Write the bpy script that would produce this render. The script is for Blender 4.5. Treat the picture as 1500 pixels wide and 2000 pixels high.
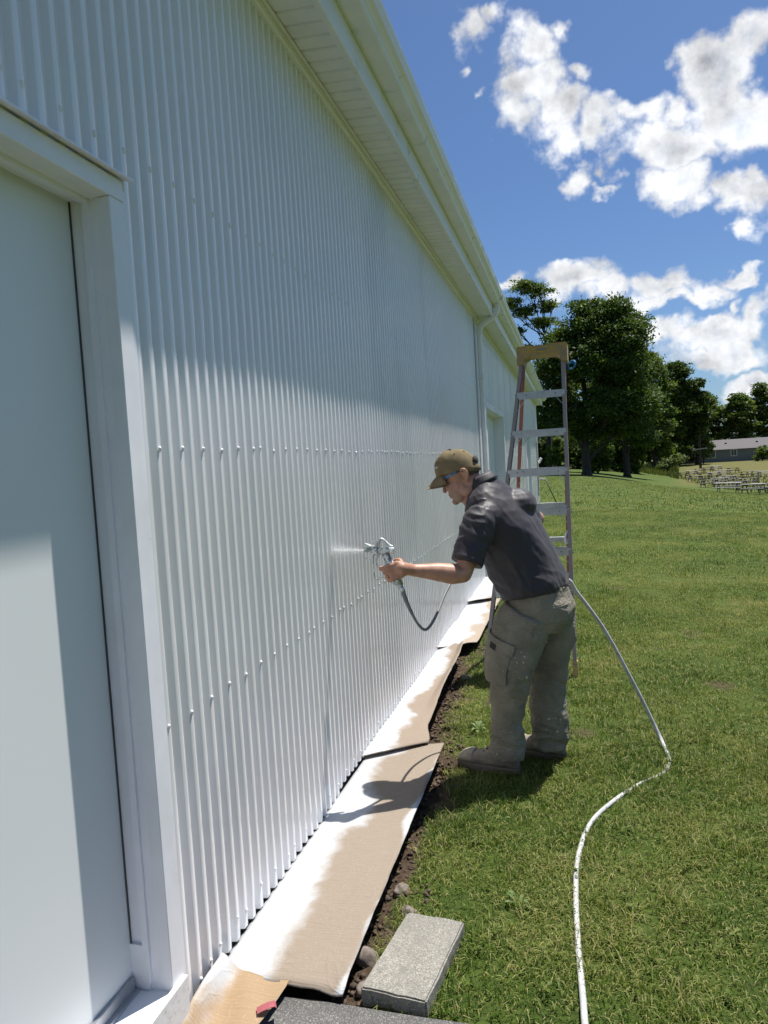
import bpy, bmesh, math, random
import numpy as np
from mathutils import Vector, Matrix, noise as mnoise

for o in list(bpy.data.objects):
    bpy.data.objects.remove(o)
random.seed(7)
rng = np.random.default_rng(7)
SC = bpy.context.scene
COL = SC.collection
R = math.radians

# ------------------------------------------------------------------ camera
CAM_H = 1.55
YAW, PITCH, ROLL = 0.257971, -0.062006, 0.058767
def cam_matrix():
    cy, sy, cp, sp = math.cos(YAW), math.sin(YAW), math.cos(PITCH), math.sin(PITCH)
    f = Vector((-sy * cp, cy * cp, sp)); r = Vector((cy, sy, 0)); d = f.cross(r)
    cr, sr = math.cos(ROLL), math.sin(ROLL)
    r2 = cr * r + sr * d; d2 = -sr * r + cr * d
    m = Matrix.Identity(4)
    for i in range(3):
        m[i][0] = r2[i]; m[i][1] = -d2[i]; m[i][2] = -f[i]
    m[2][3] = CAM_H
    return m
cam_d = bpy.data.cameras.new('camera')
cam = bpy.data.objects.new('camera', cam_d); COL.objects.link(cam)
cam.matrix_world = cam_matrix()
cam_d.sensor_fit = 'HORIZONTAL'; cam_d.sensor_width = 36.0; cam_d.lens = 36.0 * 1400 / 1500
cam_d.clip_start = 0.05; cam_d.clip_end = 3000
SC.camera = cam

# ------------------------------------------------------------------ light
SUN_DIR = Vector((1.0, 1.5, 4.54)).normalized()
SUN_EL = math.asin(SUN_DIR.z)
SUN_AZ = math.atan2(SUN_DIR.x, SUN_DIR.y)
sun_d = bpy.data.lights.new('sun', 'SUN')
sun_d.energy = 5.0; sun_d.angle = R(0.53); sun_d.color = (1.0, 0.96, 0.905)
sun = bpy.data.objects.new('sun', sun_d); COL.objects.link(sun)
sun.rotation_euler = SUN_DIR.to_track_quat('Z', 'Y').to_euler()
sun.location = (20, 26, 90)
SC.view_settings.view_transform = 'Standard'
SC.view_settings.look = 'None'
SC.view_settings.exposure = 0.62
SC.view_settings.gamma = 1.0
SC.view_settings.use_curve_mapping = False
SKY_STRENGTH = 0.063

def N(nt, kind, loc=None, **kw):
    n = nt.nodes.new(kind)
    for k, v in kw.items():
        setattr(n, k, v)
    return n
def math_node(nt, op, a, b=None, c=None, clamp=False):
    n = nt.nodes.new('ShaderNodeMath'); n.operation = op; n.use_clamp = clamp
    for i, v in enumerate((a, b, c)):
        if v is None: continue
        if hasattr(v, 'is_linked') or hasattr(v, 'links'): nt.links.new(v, n.inputs[i])
        else: n.inputs[i].default_value = v
    return n.outputs[0]
def vmath(nt, op, a, b=None, out=0):
    n = nt.nodes.new('ShaderNodeVectorMath'); n.operation = op
    for i, v in enumerate((a, b)):
        if v is None: continue
        if hasattr(v, 'links'): nt.links.new(v, n.inputs[i])
        else: n.inputs[i].default_value = v
    return n.outputs[out]
def ramp(nt, fac, stops, interp='LINEAR'):
    n = nt.nodes.new('ShaderNodeValToRGB'); n.color_ramp.interpolation = interp
    cr = n.color_ramp
    while len(cr.elements) > 1: cr.elements.remove(cr.elements[-1])
    cr.elements[0].position = stops[0][0]
    c = stops[0][1]; cr.elements[0].color = (*c, 1) if len(c) == 3 else c
    for p, c in stops[1:]:
        e = cr.elements.new(p); e.color = (*c, 1) if len(c) == 3 else c
    nt.links.new(fac, n.inputs[0])
    return n.outputs[0]
def mixc(nt, fac, a, b, mode='MIX'):
    n = nt.nodes.new('ShaderNodeMix'); n.data_type = 'RGBA'; n.blend_type = mode
    for s, v in ((n.inputs[0], fac), (n.inputs[6], a), (n.inputs[7], b)):
        if hasattr(v, 'links'): nt.links.new(v, s)
        elif isinstance(v, (int, float)): s.default_value = v
        else: s.default_value = (*v, 1) if len(v) == 3 else v
    return n.outputs[2]
def noise_tex(nt, vec, scale, detail=4, rough=0.5, distort=0.0, out=0):
    n = nt.nodes.new('ShaderNodeTexNoise')
    n.inputs['Scale'].default_value = scale; n.inputs['Detail'].default_value = detail
    n.inputs['Roughness'].default_value = rough; n.inputs['Distortion'].default_value = distort
    if vec is not None: nt.links.new(vec, n.inputs['Vector'])
    return n.outputs[out]
def map_range(nt, v, a, b, c=0.0, d=1.0, smooth=True):
    n = nt.nodes.new('ShaderNodeMapRange'); n.interpolation_type = 'SMOOTHSTEP' if smooth else 'LINEAR'
    nt.links.new(v, n.inputs[0])
    for i, x in enumerate((a, b, c, d)): n.inputs[i + 1].default_value = x
    return n.outputs[0]

# ------------------------------------------------------------------ sky with cumulus, laid out by compass direction (u = x/y, v = z/y)
# u, v, ru, rv, weight
CLOUDS = [(-0.1059, 0.5817, 0.0248, 0.0299, 0.9),
 (-0.0718, 0.5864, 0.0243, 0.0167, 0.8),
 (-0.1176, 0.5299, 0.007, 0.0066, 0.3),
 (-0.0295, 0.5356, 0.0409, 0.0371, 1.1),
 (0.007, 0.5508, 0.0182, 0.019, 0.9),
 (-0.0218, 0.4887, 0.0492, 0.0482, 1.2),
 (-0.0495, 0.4611, 0.0301, 0.039, 1.0),
 (0.0055, 0.4383, 0.0549, 0.0386, 1.2),
 (0.0428, 0.4862, 0.0166, 0.0165, 0.7),
 (0.056, 0.4167, 0.0392, 0.0318, 1.1),
 (0.0074, 0.4055, 0.0357, 0.0226, 0.9),
 (-0.0956, 0.4892, 0.0137, 0.0079, 0.5),
 (0.1063, 0.427, 0.0369, 0.0251, 1.1),
 (0.1518, 0.4252, 0.036, 0.0248, 1.1),
 (0.1324, 0.3847, 0.0603, 0.0344, 1.4),
 (0.2061, 0.4676, 0.055, 0.0514, 1.5),
 (0.2414, 0.5029, 0.0342, 0.0447, 1.4),
 (0.1684, 0.481, 0.0209, 0.0275, 0.9),
 (0.2218, 0.4035, 0.0631, 0.0516, 1.7),
 (0.1489, 0.3315, 0.048, 0.0314, 1.2),
 (0.1128, 0.3466, 0.0368, 0.0253, 1.0),
 (0.2078, 0.3132, 0.0437, 0.031, 1.2),
 (0.2426, 0.3141, 0.0287, 0.0276, 1.2),
 (0.2214, 0.2738, 0.0175, 0.0174, 0.8),
 (0.0344, 0.3555, 0.0231, 0.0194, 0.9),
 (0.0562, 0.3392, 0.0178, 0.0077, 0.6),
 (0.0756, 0.3524, 0.0157, 0.0128, 0.6),
 (-0.0662, 0.2498, 0.0372, 0.0148, 1.0),
 (0.013, 0.2267, 0.0403, 0.0252, 1.1),
 (0.0038, 0.2412, 0.0184, 0.0133, 0.8),
 (0.0576, 0.2082, 0.0381, 0.0164, 0.9),
 (0.1207, 0.2138, 0.0459, 0.0258, 1.3),
 (0.1261, 0.1905, 0.0489, 0.0142, 1.0),
 (0.1662, 0.2051, 0.03, 0.0127, 0.9),
 (0.2053, 0.2163, 0.0305, 0.0094, 0.8),
 (0.1985, 0.181, 0.0083, 0.0139, 0.6),
 (0.2335, 0.172, 0.0209, 0.0213, 0.8),
 (0.1795, 0.1427, 0.0651, 0.0269, 1.4),
 (0.1248, 0.1483, 0.0308, 0.0162, 0.9),
 (0.2086, 0.1174, 0.0526, 0.0191, 1.1),
 (0.2195, 0.0812, 0.0409, 0.0179, 1.2),
 (0.2329, 0.1468, 0.0232, 0.0252, 1.0),
 (0.1547, 0.1226, 0.0363, 0.0162, 0.8)]
def cloud_group():
    g = bpy.data.node_groups.new('cloud_density', 'ShaderNodeTree')
    g.interface.new_socket('Vector', in_out='INPUT', socket_type='NodeSocketVector')
    g.interface.new_socket('Density', in_out='OUTPUT', socket_type='NodeSocketFloat')
    gi = g.nodes.new('NodeGroupInput'); go = g.nodes.new('NodeGroupOutput')
    d = gi.outputs[0]
    sep = g.nodes.new('ShaderNodeSeparateXYZ'); g.links.new(d, sep.inputs[0])
    yy = math_node(g, 'MAXIMUM', sep.outputs[1], 0.08)
    u = math_node(g, 'DIVIDE', sep.outputs[0], yy); v = math_node(g, 'DIVIDE', sep.outputs[2], yy)
    cmb = g.nodes.new('ShaderNodeCombineXYZ'); g.links.new(u, cmb.inputs[0]); g.links.new(v, cmb.inputs[1])
    uv = cmb.outputs[0]
    # warp the outline
    wn = noise_tex(g, d, 15.0, 4, 0.55, out=1)
    wv = vmath(g, 'SUBTRACT', wn, (0.5, 0.5, 0.5))
    wv = vmath(g, 'MULTIPLY', wv, (0.11, 0.11, 0.0))
    p = vmath(g, 'ADD', uv, wv)
    field = None
    for (cu, cv, ru, rv, wt) in CLOUDS:
        ma = g.nodes.new('ShaderNodeVectorMath'); ma.operation = 'MULTIPLY_ADD'; g.links.new(p, ma.inputs[0])
        ma.inputs[1].default_value = (1 / ru, 1 / rv, 0); ma.inputs[2].default_value = (-cu / ru, -cv / rv, 0)
        L = vmath(g, 'LENGTH', ma.outputs[0], out=1)
        b = math_node(g, 'MULTIPLY_ADD', L, -abs(wt), abs(wt))
        if field is None: field = b
        else:
            n = g.nodes.new('ShaderNodeMath'); n.operation = 'SMOOTH_MAX'
            g.links.new(field, n.inputs[0]); g.links.new(b, n.inputs[1]); n.inputs[2].default_value = 0.18
            field = n.outputs[0]
    gen = noise_tex(g, d, 2.6, 2, 0.5)
    gen = math_node(g, 'MULTIPLY_ADD', gen, 3.2, -1.95)
    w1 = map_range(g, sep.outputs[1], 0.35, 0.6)
    w2 = map_range(g, math_node(g, 'ABSOLUTE', math_node(g, 'ADD', u, -0.05)), 0.42, 0.7, 1.0, 0.0)
    w3 = map_range(g, v, 0.80, 1.0, 1.0, 0.0)
    w = math_node(g, 'MULTIPLY', math_node(g, 'MULTIPLY', w1, w2), w3)
    field = math_node(g, 'MAXIMUM', field, -0.6)
    mx = g.nodes.new('ShaderNodeMix'); mx.data_type = 'FLOAT'
    g.links.new(w, mx.inputs[0]); g.links.new(gen, mx.inputs[2]); g.links.new(field, mx.inputs[3])
    f1 = noise_tex(g, d, 20.0, 7, 0.60)
    f1 = math_node(g, 'MULTIPLY_ADD', f1, 1.9, -0.97)
    den = math_node(g, 'ADD', mx.outputs[0], f1)
    g.links.new(den, go.inputs[0])
    return g
CG = cloud_group()
W = bpy.data.worlds.new('World'); SC.world = W; W.use_nodes = True
nt = W.node_tree; nt.nodes.clear()
sky = nt.nodes.new('ShaderNodeTexSky'); sky.sky_type = 'NISHITA'; sky.sun_disc = False
sky.sun_elevation = SUN_EL; sky.sun_rotation = SUN_AZ
sky.altitude = 250; sky.air_density = 1.0; sky.dust_density = 1.0; sky.ozone_density = 3.0
tc = nt.nodes.new('ShaderNodeTexCoord')
dirv = tc.outputs['Generated']
g1 = nt.nodes.new('ShaderNodeGroup'); g1.node_tree = CG; nt.links.new(dirv, g1.inputs[0])
off = vmath(nt, 'ADD', dirv, (0.010, 0.004, 0.022))
alpha = map_range(nt, g1.outputs[0], -0.12, 0.62)
thick = map_range(nt, g1.outputs[0], 0.45, 2.0)
n_a = noise_tex(nt, dirv, 11.0, 5, 0.6); n_b = noise_tex(nt, off, 11.0, 5, 0.6)
relief = math_node(nt, 'SUBTRACT', n_a, n_b)              # billows lit from the sun side
lum = math_node(nt, 'MULTIPLY_ADD', thick, -0.17, 0.88)
lum = math_node(nt, 'ADD', lum, math_node(nt, 'MULTIPLY', relief, 1.7))
lum = math_node(nt, 'MINIMUM', math_node(nt, 'MAXIMUM', lum, 0.42), 1.12)
ccol = mixc(nt, thick, (10.8, 11.0, 11.3), (9.2, 10.0, 11.4))
cm = nt.nodes.new('ShaderNodeVectorMath'); cm.operation = 'SCALE'
nt.links.new(ccol, cm.inputs[0]); nt.links.new(lum, cm.inputs[3])
sepz = nt.nodes.new('ShaderNodeSeparateXYZ'); nt.links.new(dirv, sepz.inputs[0])
hz = map_range(nt, sepz.outputs[2], -0.01, 0.03)
alpha = math_node(nt, 'MULTIPLY', alpha, hz)
skyc = mixc(nt, 1.0, sky.outputs[0], (0.70, 0.87, 1.08), 'MULTIPLY')
skymix = mixc(nt, alpha, skyc, cm.outputs[0])
bg = nt.nodes.new('ShaderNodeBackground'); bg.inputs[1].default_value = SKY_STRENGTH
nt.links.new(skymix, bg.inputs[0])
wo = nt.nodes.new('ShaderNodeOutputWorld'); nt.links.new(bg.outputs[0], wo.inputs[0])
W.cycles.sampling_method = 'NONE'

# ------------------------------------------------------------------ helpers
MATS = {}
def new_mat(name):
    m = bpy.data.materials.new(name); m.use_nodes = True
    MATS[name] = m
    nt = m.node_tree
    b = next(n for n in nt.nodes if n.type == 'BSDF_PRINCIPLED')
    return m, nt, b
def pos(nt):
    return nt.nodes.new('ShaderNodeNewGeometry').outputs['Position']
def objco(nt):
    return nt.nodes.new('ShaderNodeTexCoord').outputs['Object']
def add_bump(nt, b, h, strength=0.3, dist=0.01):
    n = nt.nodes.new('ShaderNodeBump'); n.inputs['Strength'].default_value = strength
    n.inputs['Distance'].default_value = dist
    nt.links.new(h, n.inputs['Height']); nt.links.new(n.outputs[0], b.inputs['Normal'])
def simple_mat(name, col, rough=0.5, metal=0.0, var=0.15, scale=20.0, bump=0.0, bscale=80.0, spec=0.5, coords='obj', col2=None, rvar=0.15):
    m, nt, b = new_mat(name)
    v = objco(nt) if coords == 'obj' else pos(nt)
    n = noise_tex(nt, v, scale, 5, 0.6)
    c2 = col2 if col2 else tuple(max(0, c * (1 - 2 * var)) for c in col)
    c1 = tuple(min(1, c * (1 + var)) for c in col) if not col2 else col
    cc = ramp(nt, n, [(0.3, c2), (0.7, c1)])
    nt.links.new(cc, b.inputs['Base Color'])
    rr = map_range(nt, n, 0.3, 0.7, max(0.02, rough - rvar), min(1, rough + rvar))
    nt.links.new(rr, b.inputs['Roughness'])
    b.inputs['Metallic'].default_value = metal
    b.inputs['Specular IOR Level'].default_value = spec
    if bump:
        add_bump(nt, b, noise_tex(nt, v, bscale, 4, 0.6), bump, 0.005)
    return m

def link(o, parent=None, inv=True):
    COL.objects.link(o)
    if parent is not None:
        o.parent = parent
        if inv: o.matrix_parent_inverse = parent.matrix_basis.inverted()
    return o
def tag(o, label=None, cat=None, group=None, kind=None):
    if label: o['label'] = label
    if cat: o['category'] = cat
    if group: o['group'] = group
    if kind: o['kind'] = kind
    return o
def empty(name, loc, label, cat, group=None, rot=(0, 0, 0)):
    o = bpy.data.objects.new(name, None); o.empty_display_size = 0.1
    o.location = loc; o.rotation_euler = rot
    COL.objects.link(o)
    return tag(o, label, cat, group)
def mesh_np(name, verts, faces, smooth=False):
    """faces: int array (n,k) or list"""
    me = bpy.data.meshes.new(name)
    if isinstance(faces, np.ndarray):
        verts = np.asarray(verts, np.float32)
        n, k = faces.shape
        me.vertices.add(len(verts)); me.vertices.foreach_set('co', verts.ravel())
        me.loops.add(n * k); me.loops.foreach_set('vertex_index', faces.ravel().astype(np.int32))
        me.polygons.add(n)
        me.polygons.foreach_set('loop_start', np.arange(0, n * k, k, dtype=np.int32))
        me.polygons.foreach_set('loop_total', np.full(n, k, np.int32))
        me.update(calc_edges=True)
    else:
        me.from_pydata([tuple(v) for v in verts], [], faces); me.update()
    if smooth:
        me.polygons.foreach_set('use_smooth', np.ones(len(me.polygons), bool))
    return me
def obj(name, me, mat, parent=None, inv=True):
    if isinstance(me, bmesh.types.BMesh):
        m2 = bpy.data.meshes.new(name); me.to_mesh(m2); me.free(); me = m2
    if mat is not None:
        me.materials.clear(); me.materials.append(MATS[mat] if isinstance(mat, str) else mat)
    o = bpy.data.objects.new(name, me)
    return link(o, parent, inv)
def shade(o, on=True):
    o.data.polygons.foreach_set('use_smooth', np.full(len(o.data.polygons), on)); return o
def bm_box(bm, x0, x1, y0, y1, z0, z1, mat=None):
    vs = [bm.verts.new(p) for p in ((x0,y0,z0),(x1,y0,z0),(x1,y1,z0),(x0,y1,z0),(x0,y0,z1),(x1,y0,z1),(x1,y1,z1),(x0,y1,z1))]
    for f in ((0,3,2,1),(4,5,6,7),(0,1,5,4),(1,2,6,5),(2,3,7,6),(3,0,4,7)):
        bm.faces.new([vs[i] for i in f])
    if mat is not None:
        for v in vs: v.co = mat @ v.co
    return vs
def box(name, b, mat, parent=None, bevel=0.0, inv=True):
    bm = bmesh.new(); bm_box(bm, *b)
    if bevel: bmesh.ops.bevel(bm, geom=bm.edges[:], offset=bevel, segments=2, affect='EDGES', profile=0.6)
    return obj(name, bm, mat, parent, inv)
def bar(bm, a, b, w, h, up=(0, 0, 1)):
    """box beam from a to b"""
    a = Vector(a); b = Vector(b); d = (b - a); L = d.length; d.normalize()
    u = Vector(up); s = d.cross(u)
    if s.length < 1e-4: s = d.cross(Vector((1, 0, 0)))
    s.normalize(); u = s.cross(d)
    m = Matrix((s, d, u)).transposed().to_4x4(); m.translation = a
    bm_box(bm, -w / 2, w / 2, 0, L, -h / 2, h / 2, m)
def tube_data(pts, rad, seg=10, closed_ends=True, aniso=None):
    pts = [Vector(p) for p in pts]; n = len(pts)
    if not hasattr(rad, '__len__'): rad = [rad] * n
    verts, faces = [], []
    t0 = (pts[1] - pts[0]).normalized()
    u = t0.orthogonal().normalized()
    for i in range(n):
        t = (pts[min(i + 1, n - 1)] - pts[max(i - 1, 0)]).normalized()
        u = (u - t * u.dot(t)).normalized(); w = t.cross(u)
        for k in range(seg):
            a = 2 * math.pi * k / seg
            verts.append(pts[i] + (u * math.cos(a) + w * math.sin(a)) * rad[i])
    for i in range(n - 1):
        for k in range(seg):
            a, b = i * seg + k, i * seg + (k + 1) % seg
            faces.append((a, b, b + seg, a + seg))
    if closed_ends:
        faces.append(tuple(range(seg - 1, -1, -1))); faces.append(tuple((n - 1) * seg + k for k in range(seg)))
    return verts, faces
def tube(name, pts, rad, mat, parent=None, seg=10, inv=True):
    v, f = tube_data(pts, rad, seg)
    o = obj(name, mesh_np(name, v, f), mat, parent, inv); shade(o); return o
def spline(pts, per=8):
    """Catmull-Rom through points"""
    P = [Vector(p) for p in pts]; P = [P[0] * 2 - P[1]] + P + [P[-1] * 2 - P[-2]]
    out = []
    for i in range(1, len(P) - 2):
        for k in range(per):
            t = k / per
            a, b, c, d = P[i - 1], P[i], P[i + 1], P[i + 2]
            out.append(0.5 * ((2 * b) + (c - a) * t + (2 * a - 5 * b + 4 * c - d) * t * t + (3 * b - a - 3 * c + d) * t ** 3))
    out.append(P[-2]); return out
def smooth01(a, b, x):
    t = np.clip((x - a) / (b - a), 0, 1); return t * t * (3 - 2 * t)
def vnoise(x, y, seed=0):
    """cheap value noise on arrays"""
    xi = np.floor(x).astype(np.int64); yi = np.floor(y).astype(np.int64)
    xf = x - xi; yf = y - yi
    xf = xf * xf * (3 - 2 * xf); yf = yf * yf * (3 - 2 * yf)
    def h(a, b):
        n = (a * 374761393 + b * 668265263 + seed * 1442695) & 0x7fffffff
        n = ((n ^ (n >> 13)) * 1274126177) & 0x7fffffff
        return ((n ^ (n >> 16)) & 0xffff) / 65535.0
    return (h(xi, yi) * (1 - xf) + h(xi + 1, yi) * xf) * (1 - yf) + (h(xi, yi + 1) * (1 - xf) + h(xi + 1, yi + 1) * xf) * yf
def fbm(x, y, seed=0, oct=4):
    s = 0; a = 0.5; t = 0
    for i in range(oct):
        s = s + a * vnoise(x * 2 ** i, y * 2 ** i, seed + i * 17); t += a; a *= 0.5
    return s / t
# ------------------------------------------------------------------ materials
def mats_basic():
    # painted corrugated steel
    m, nt, b = new_mat('wall_paint')
    v = pos(nt)
    n = noise_tex(nt, v, 1.3, 4, 0.55); n2 = noise_tex(nt, v, 45, 4, 0.6)
    st = nt.nodes.new('ShaderNodeMapping'); st.inputs['Scale'].default_value = (30, 30, 1.2); nt.links.new(v, st.inputs[0])
    n3 = noise_tex(nt, st.outputs[0], 1.0, 4, 0.6)
    c = ramp(nt, n, [(0.3, (0.775, 0.765, 0.77)), (0.7, (0.83, 0.82, 0.825))])
    c = mixc(nt, map_range(nt, n3, 0.58, 0.8, 0.0, 0.10), c, (0.50, 0.50, 0.46))
    mo = nt.nodes.new('ShaderNodeMapping'); mo.inputs['Scale'].default_value = (1, 1.3, 0.35); nt.links.new(v, mo.inputs[0])
    old = map_range(nt, noise_tex(nt, mo.outputs[0], 1.1, 5, 0.6, 0.4), 0.54, 0.62)          # areas still in the old, duller coat
    c = mixc(nt, math_node(nt, 'MULTIPLY', old, 0.4), c, (0.60, 0.62, 0.62))
    nt.links.new(c, b.inputs['Base Color'])
    nt.links.new(map_range(nt, n, 0.3, 0.7, 0.30, 0.42), b.inputs['Roughness'])
    b.inputs['Coat Weight'].default_value = 1.0; b.inputs['Coat Roughness'].default_value = 0.14; b.inputs['Coat IOR'].default_value = 1.65
    add_bump(nt, b, n2, 0.06, 0.003)
    simple_mat('white_trim', (0.77, 0.77, 0.79), 0.4, var=0.04, scale=6, bump=0.03, bscale=60, coords='pos')
    simple_mat('cream_trim', (0.80, 0.79, 0.82), 0.45, var=0.04, scale=5, coords='pos')
    simple_mat('door_paint', (0.70, 0.72, 0.715), 0.36, var=0.012, scale=1.2, rvar=0.05, coords='pos')
    # scuffed sill
    m, nt, b = new_mat('sill_paint')
    v = pos(nt); n = noise_tex(nt, v, 60, 6, 0.7)
    c = ramp(nt, n, [(0.30, (0.30, 0.31, 0.31)), (0.40, (0.66, 0.67, 0.66)), (0.7, (0.76, 0.77, 0.76))])
    nt.links.new(c, b.inputs['Base Color']); b.inputs['Roughness'].default_value = 0.5
    add_bump(nt, b, n, 0.2, 0.003)
    simple_mat('dark_gap', (0.03, 0.03, 0.032), 0.7)
    simple_mat('roof_metal', (0.45, 0.46, 0.46), 0.4)
    simple_mat('aluminium', (0.46, 0.48, 0.50), 0.42, metal=0.7, var=0.10, scale=14, bump=0.05)
    simple_mat('wire_dark', (0.05, 0.05, 0.05), 0.5)
    # concrete
    def conc(name, base, specks, sc):
        m, nt, b = new_mat(name)
        v = objco(nt); n1 = noise_tex(nt, v, 9, 5, 0.6)
        vo = nt.nodes.new('ShaderNodeTexVoronoi'); vo.inputs['Scale'].default_value = sc; nt.links.new(v, vo.inputs['Vector'])
        cs = nt.nodes.new('ShaderNodeSeparateColor'); nt.links.new(vo.outputs['Color'], cs.inputs[0])
        c1 = ramp(nt, cs.outputs[0], [(0.0, tuple(x * 0.55 for x in base)), (0.45, base), (0.8, base), (0.93, specks), (1.0, specks)])
        c2 = mixc(nt, map_range(nt, n1, 0.35, 0.7, 0, 0.5), c1, tuple(x * 0.6 for x in base))
        n4 = noise_tex(nt, v, 260, 3, 0.7)
        c2 = mixc(nt, map_range(nt, n4, 0.4, 0.7, 0, 0.35), c2, tuple(x * 0.45 for x in base))
        nt.links.new(c2, b.inputs['Base Color']); b.inputs['Roughness'].default_value = 0.9
        add_bump(nt, b, noise_tex(nt, v, 180, 5, 0.7), 0.5, 0.004)
    conc('paver_concrete', (0.265, 0.25, 0.215), (0.40, 0.38, 0.335), 300)
    conc('slab_concrete', (0.115, 0.113, 0.108), (0.30, 0.29, 0.265), 420)
    simple_mat('rock', (0.20, 0.165, 0.135), 0.85, var=0.3, scale=30, bump=0.5, bscale=60)
    simple_mat('maroon_tape', (0.33, 0.085, 0.10), 0.55, var=0.08)
    # cardboard with overspray: x across the sheet decides how white; per-sheet settings
    def card(name, lo, hi, edge, tan, seed):
        m, nt, b = new_mat(name)
        v = pos(nt)
        sep = nt.nodes.new('ShaderNodeSeparateXYZ'); nt.links.new(v, sep.inputs[0])
        off = vmath(nt, 'ADD', v, (seed, seed * 0.7, 0))
        nA = noise_tex(nt, off, 2.6, 3, 0.5, 0.3); nB = noise_tex(nt, off, 28, 4, 0.6)
        d = math_node(nt, 'MULTIPLY_ADD', nA, 0.34, sep.outputs[0])
        d = math_node(nt, 'MULTIPLY_ADD', nB, 0.05, d)
        f = map_range(nt, d, lo, hi)                       # 0 white .. 1 tan
        e = map_range(nt, math_node(nt, 'MULTIPLY_ADD', nA, -0.22, sep.outputs[0]), edge, edge + 0.03, 1.0, 0.0)
        f = math_node(nt, 'MULTIPLY', f, e)
        st = nt.nodes.new('ShaderNodeMapping'); st.inputs['Scale'].default_value = (7, 90, 7); nt.links.new(v, st.inputs[0])
        fl = noise_tex(nt, st.outputs[0], 2.0, 3, 0.5)
        tn = mixc(nt, fl, tuple(x * 0.86 for x in tan), tuple(min(1, x * 1.12) for x in tan))
        sp = noise_tex(nt, off, 330, 2, 0.5)
        wsp = mixc(nt, map_range(nt, sp, 0.66, 0.74), tn, (0.50, 0.44, 0.37))
        c = mixc(nt, f, (0.46, 0.475, 0.485), wsp)
        sc = map_range(nt, noise_tex(nt, off, 9.0, 5, 0.7, 1.0), 0.60, 0.70, 0.0, 0.35)
        c = mixc(nt, sc, c, (0.20, 0.155, 0.11))
        spk = noise_tex(nt, off, 120, 2, 0.5)
        c = mixc(nt, map_range(nt, spk, 0.765, 0.79), c, (0.12, 0.09, 0.06))
        nt.links.new(c, b.inputs['Base Color'])
        nt.links.new(map_range(nt, f, 0, 1, 0.42, 0.8), b.inputs['Roughness'])
        wv = nt.nodes.new('ShaderNodeTexWave'); wv.wave_type = 'BANDS'; wv.bands_direction = 'Y'; wv.inputs['Scale'].default_value = 26.0; wv.inputs['Distortion'].default_value = 0.4; nt.links.new(v, wv.inputs['Vector'])
        cz = math_node(nt, 'ABSOLUTE', math_node(nt, 'ADD', noise_tex(nt, off, 5.0, 3, 0.5, 0.6), -0.5))
        hgt = math_node(nt, 'ADD', math_node(nt, 'ADD', nB, fl), math_node(nt, 'MULTIPLY', wv.outputs['Fac'], 0.25))
        hgt = math_node(nt, 'ADD', hgt, math_node(nt, 'MULTIPLY', map_range(nt, cz, 0.0, 0.03, 1.0, 0.0), 0.8))
        add_bump(nt, b, hgt, 0.3, 0.004)
    card('cardboard_near', -0.80, -0.71, -0.835, (0.235, 0.190, 0.143), 2.3)
    card('cardboard_mid', -0.82, -0.75, 5.0, (0.245, 0.192, 0.143), 8.1)
    card('cardboard_far', -0.72, -0.66, 5.0, (0.32, 0.26, 0.20), 5.5)
    card('kraft_paper', -0.96, -0.87, 5.0, (0.30, 0.205, 0.115), 13.0)
    simple_mat('cardboard_edge', (0.42, 0.36, 0.30), 0.85, var=0.2, scale=90)
mats_basic()

# ------------------------------------------------------------------ terrain
def ground_z(x, y):
    x = np.asarray(x, float); y = np.asarray(y, float)
    w = 0.025 * np.maximum(y, 4.0); e = np.clip((x - 0.03 * y) / w, -30, 30)
    sp = w * np.log1p(np.exp(e))
    t = np.tanh(0.30 * sp * np.clip(y - 4, 0, 66) / 66 / 2.3)
    return t * (-2.3 + 1.1 * smooth01(92, 150, y))
DIRT_Y = [1.0, 1.9, 2.4, 2.8, 3.2, 3.5, 4.08, 5.1, 6.0, 9.0, 12.0, 26.0]
DIRT_X = [-0.60, -0.60, -0.60, -0.59, -0.60, -0.60, -0.70, -0.77, -0.80, -0.86, -0.95, -1.0]
def dirt_mask(x, y):
    e = np.interp(y, DIRT_Y, DIRT_X)
    n = fbm(x * 7, y * 7, 3, 3) - 0.5
    m = smooth01(-0.05, 0.10, e + n * 0.30 - x) * (y < 25.4)
    # worn patches between the blades
    p = fbm(x * 2.2 + 5, y * 2.2, 9, 4)
    m = np.maximum(m, 0.75 * smooth01(0.68, 0.80, p) * (y < 9))
    # bare spot by the far corner
    m = np.maximum(m, 0.8 * smooth01(1.3, 0.4, np.hypot((x + 0.75) / 0.5, (y - 24.6) / 1.4) + n) * (x > -1.3))
    return m
def axis(parts):
    out = []
    for a, b, n in parts: out += list(np.linspace(a, b, n, endpoint=False))
    return np.array(out)
gx = np.concatenate([axis([(-1500, -200, 6), (-200, -30, 8), (-30, -9.2, 6), (-9.2, -1.4, 6), (-1.4, 1.4, 150), (1.4, 4.0, 60), (4, 12, 50), (12, 40, 50), (40, 200, 20), (200, 1500, 8)]), [1500.0]])
gy = np.concatenate([axis([(-1500, -100, 6), (-100, -3, 10), (-3, 1.5, 12), (1.5, 6.0, 240), (6, 12, 100), (12, 30, 70), (30, 110, 90), (110, 200, 24), (200, 1500, 12)]), [1500.0]])
GX, GY = np.meshgrid(gx, gy)
GM = dirt_mask(GX, GY)
near = (GY < 13) & (GY > 1.2) & (GX < 5) & (GX > -1.35)
edge_d = (GY < 25.4) * smooth01(0.0, 0.25, np.interp(GY, DIRT_Y, DIRT_X) - GX)
GZ = ground_z(GX, GY) + np.where(near, (fbm(GX * 2, GY * 2, 1, 3) - 0.5) * 0.03 + GM * (fbm(GX * 16, GY * 16, 2, 4) - 0.5) * 0.055 - edge_d * 0.05, 0.0)
nyy, nxx = GX.shape
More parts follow.
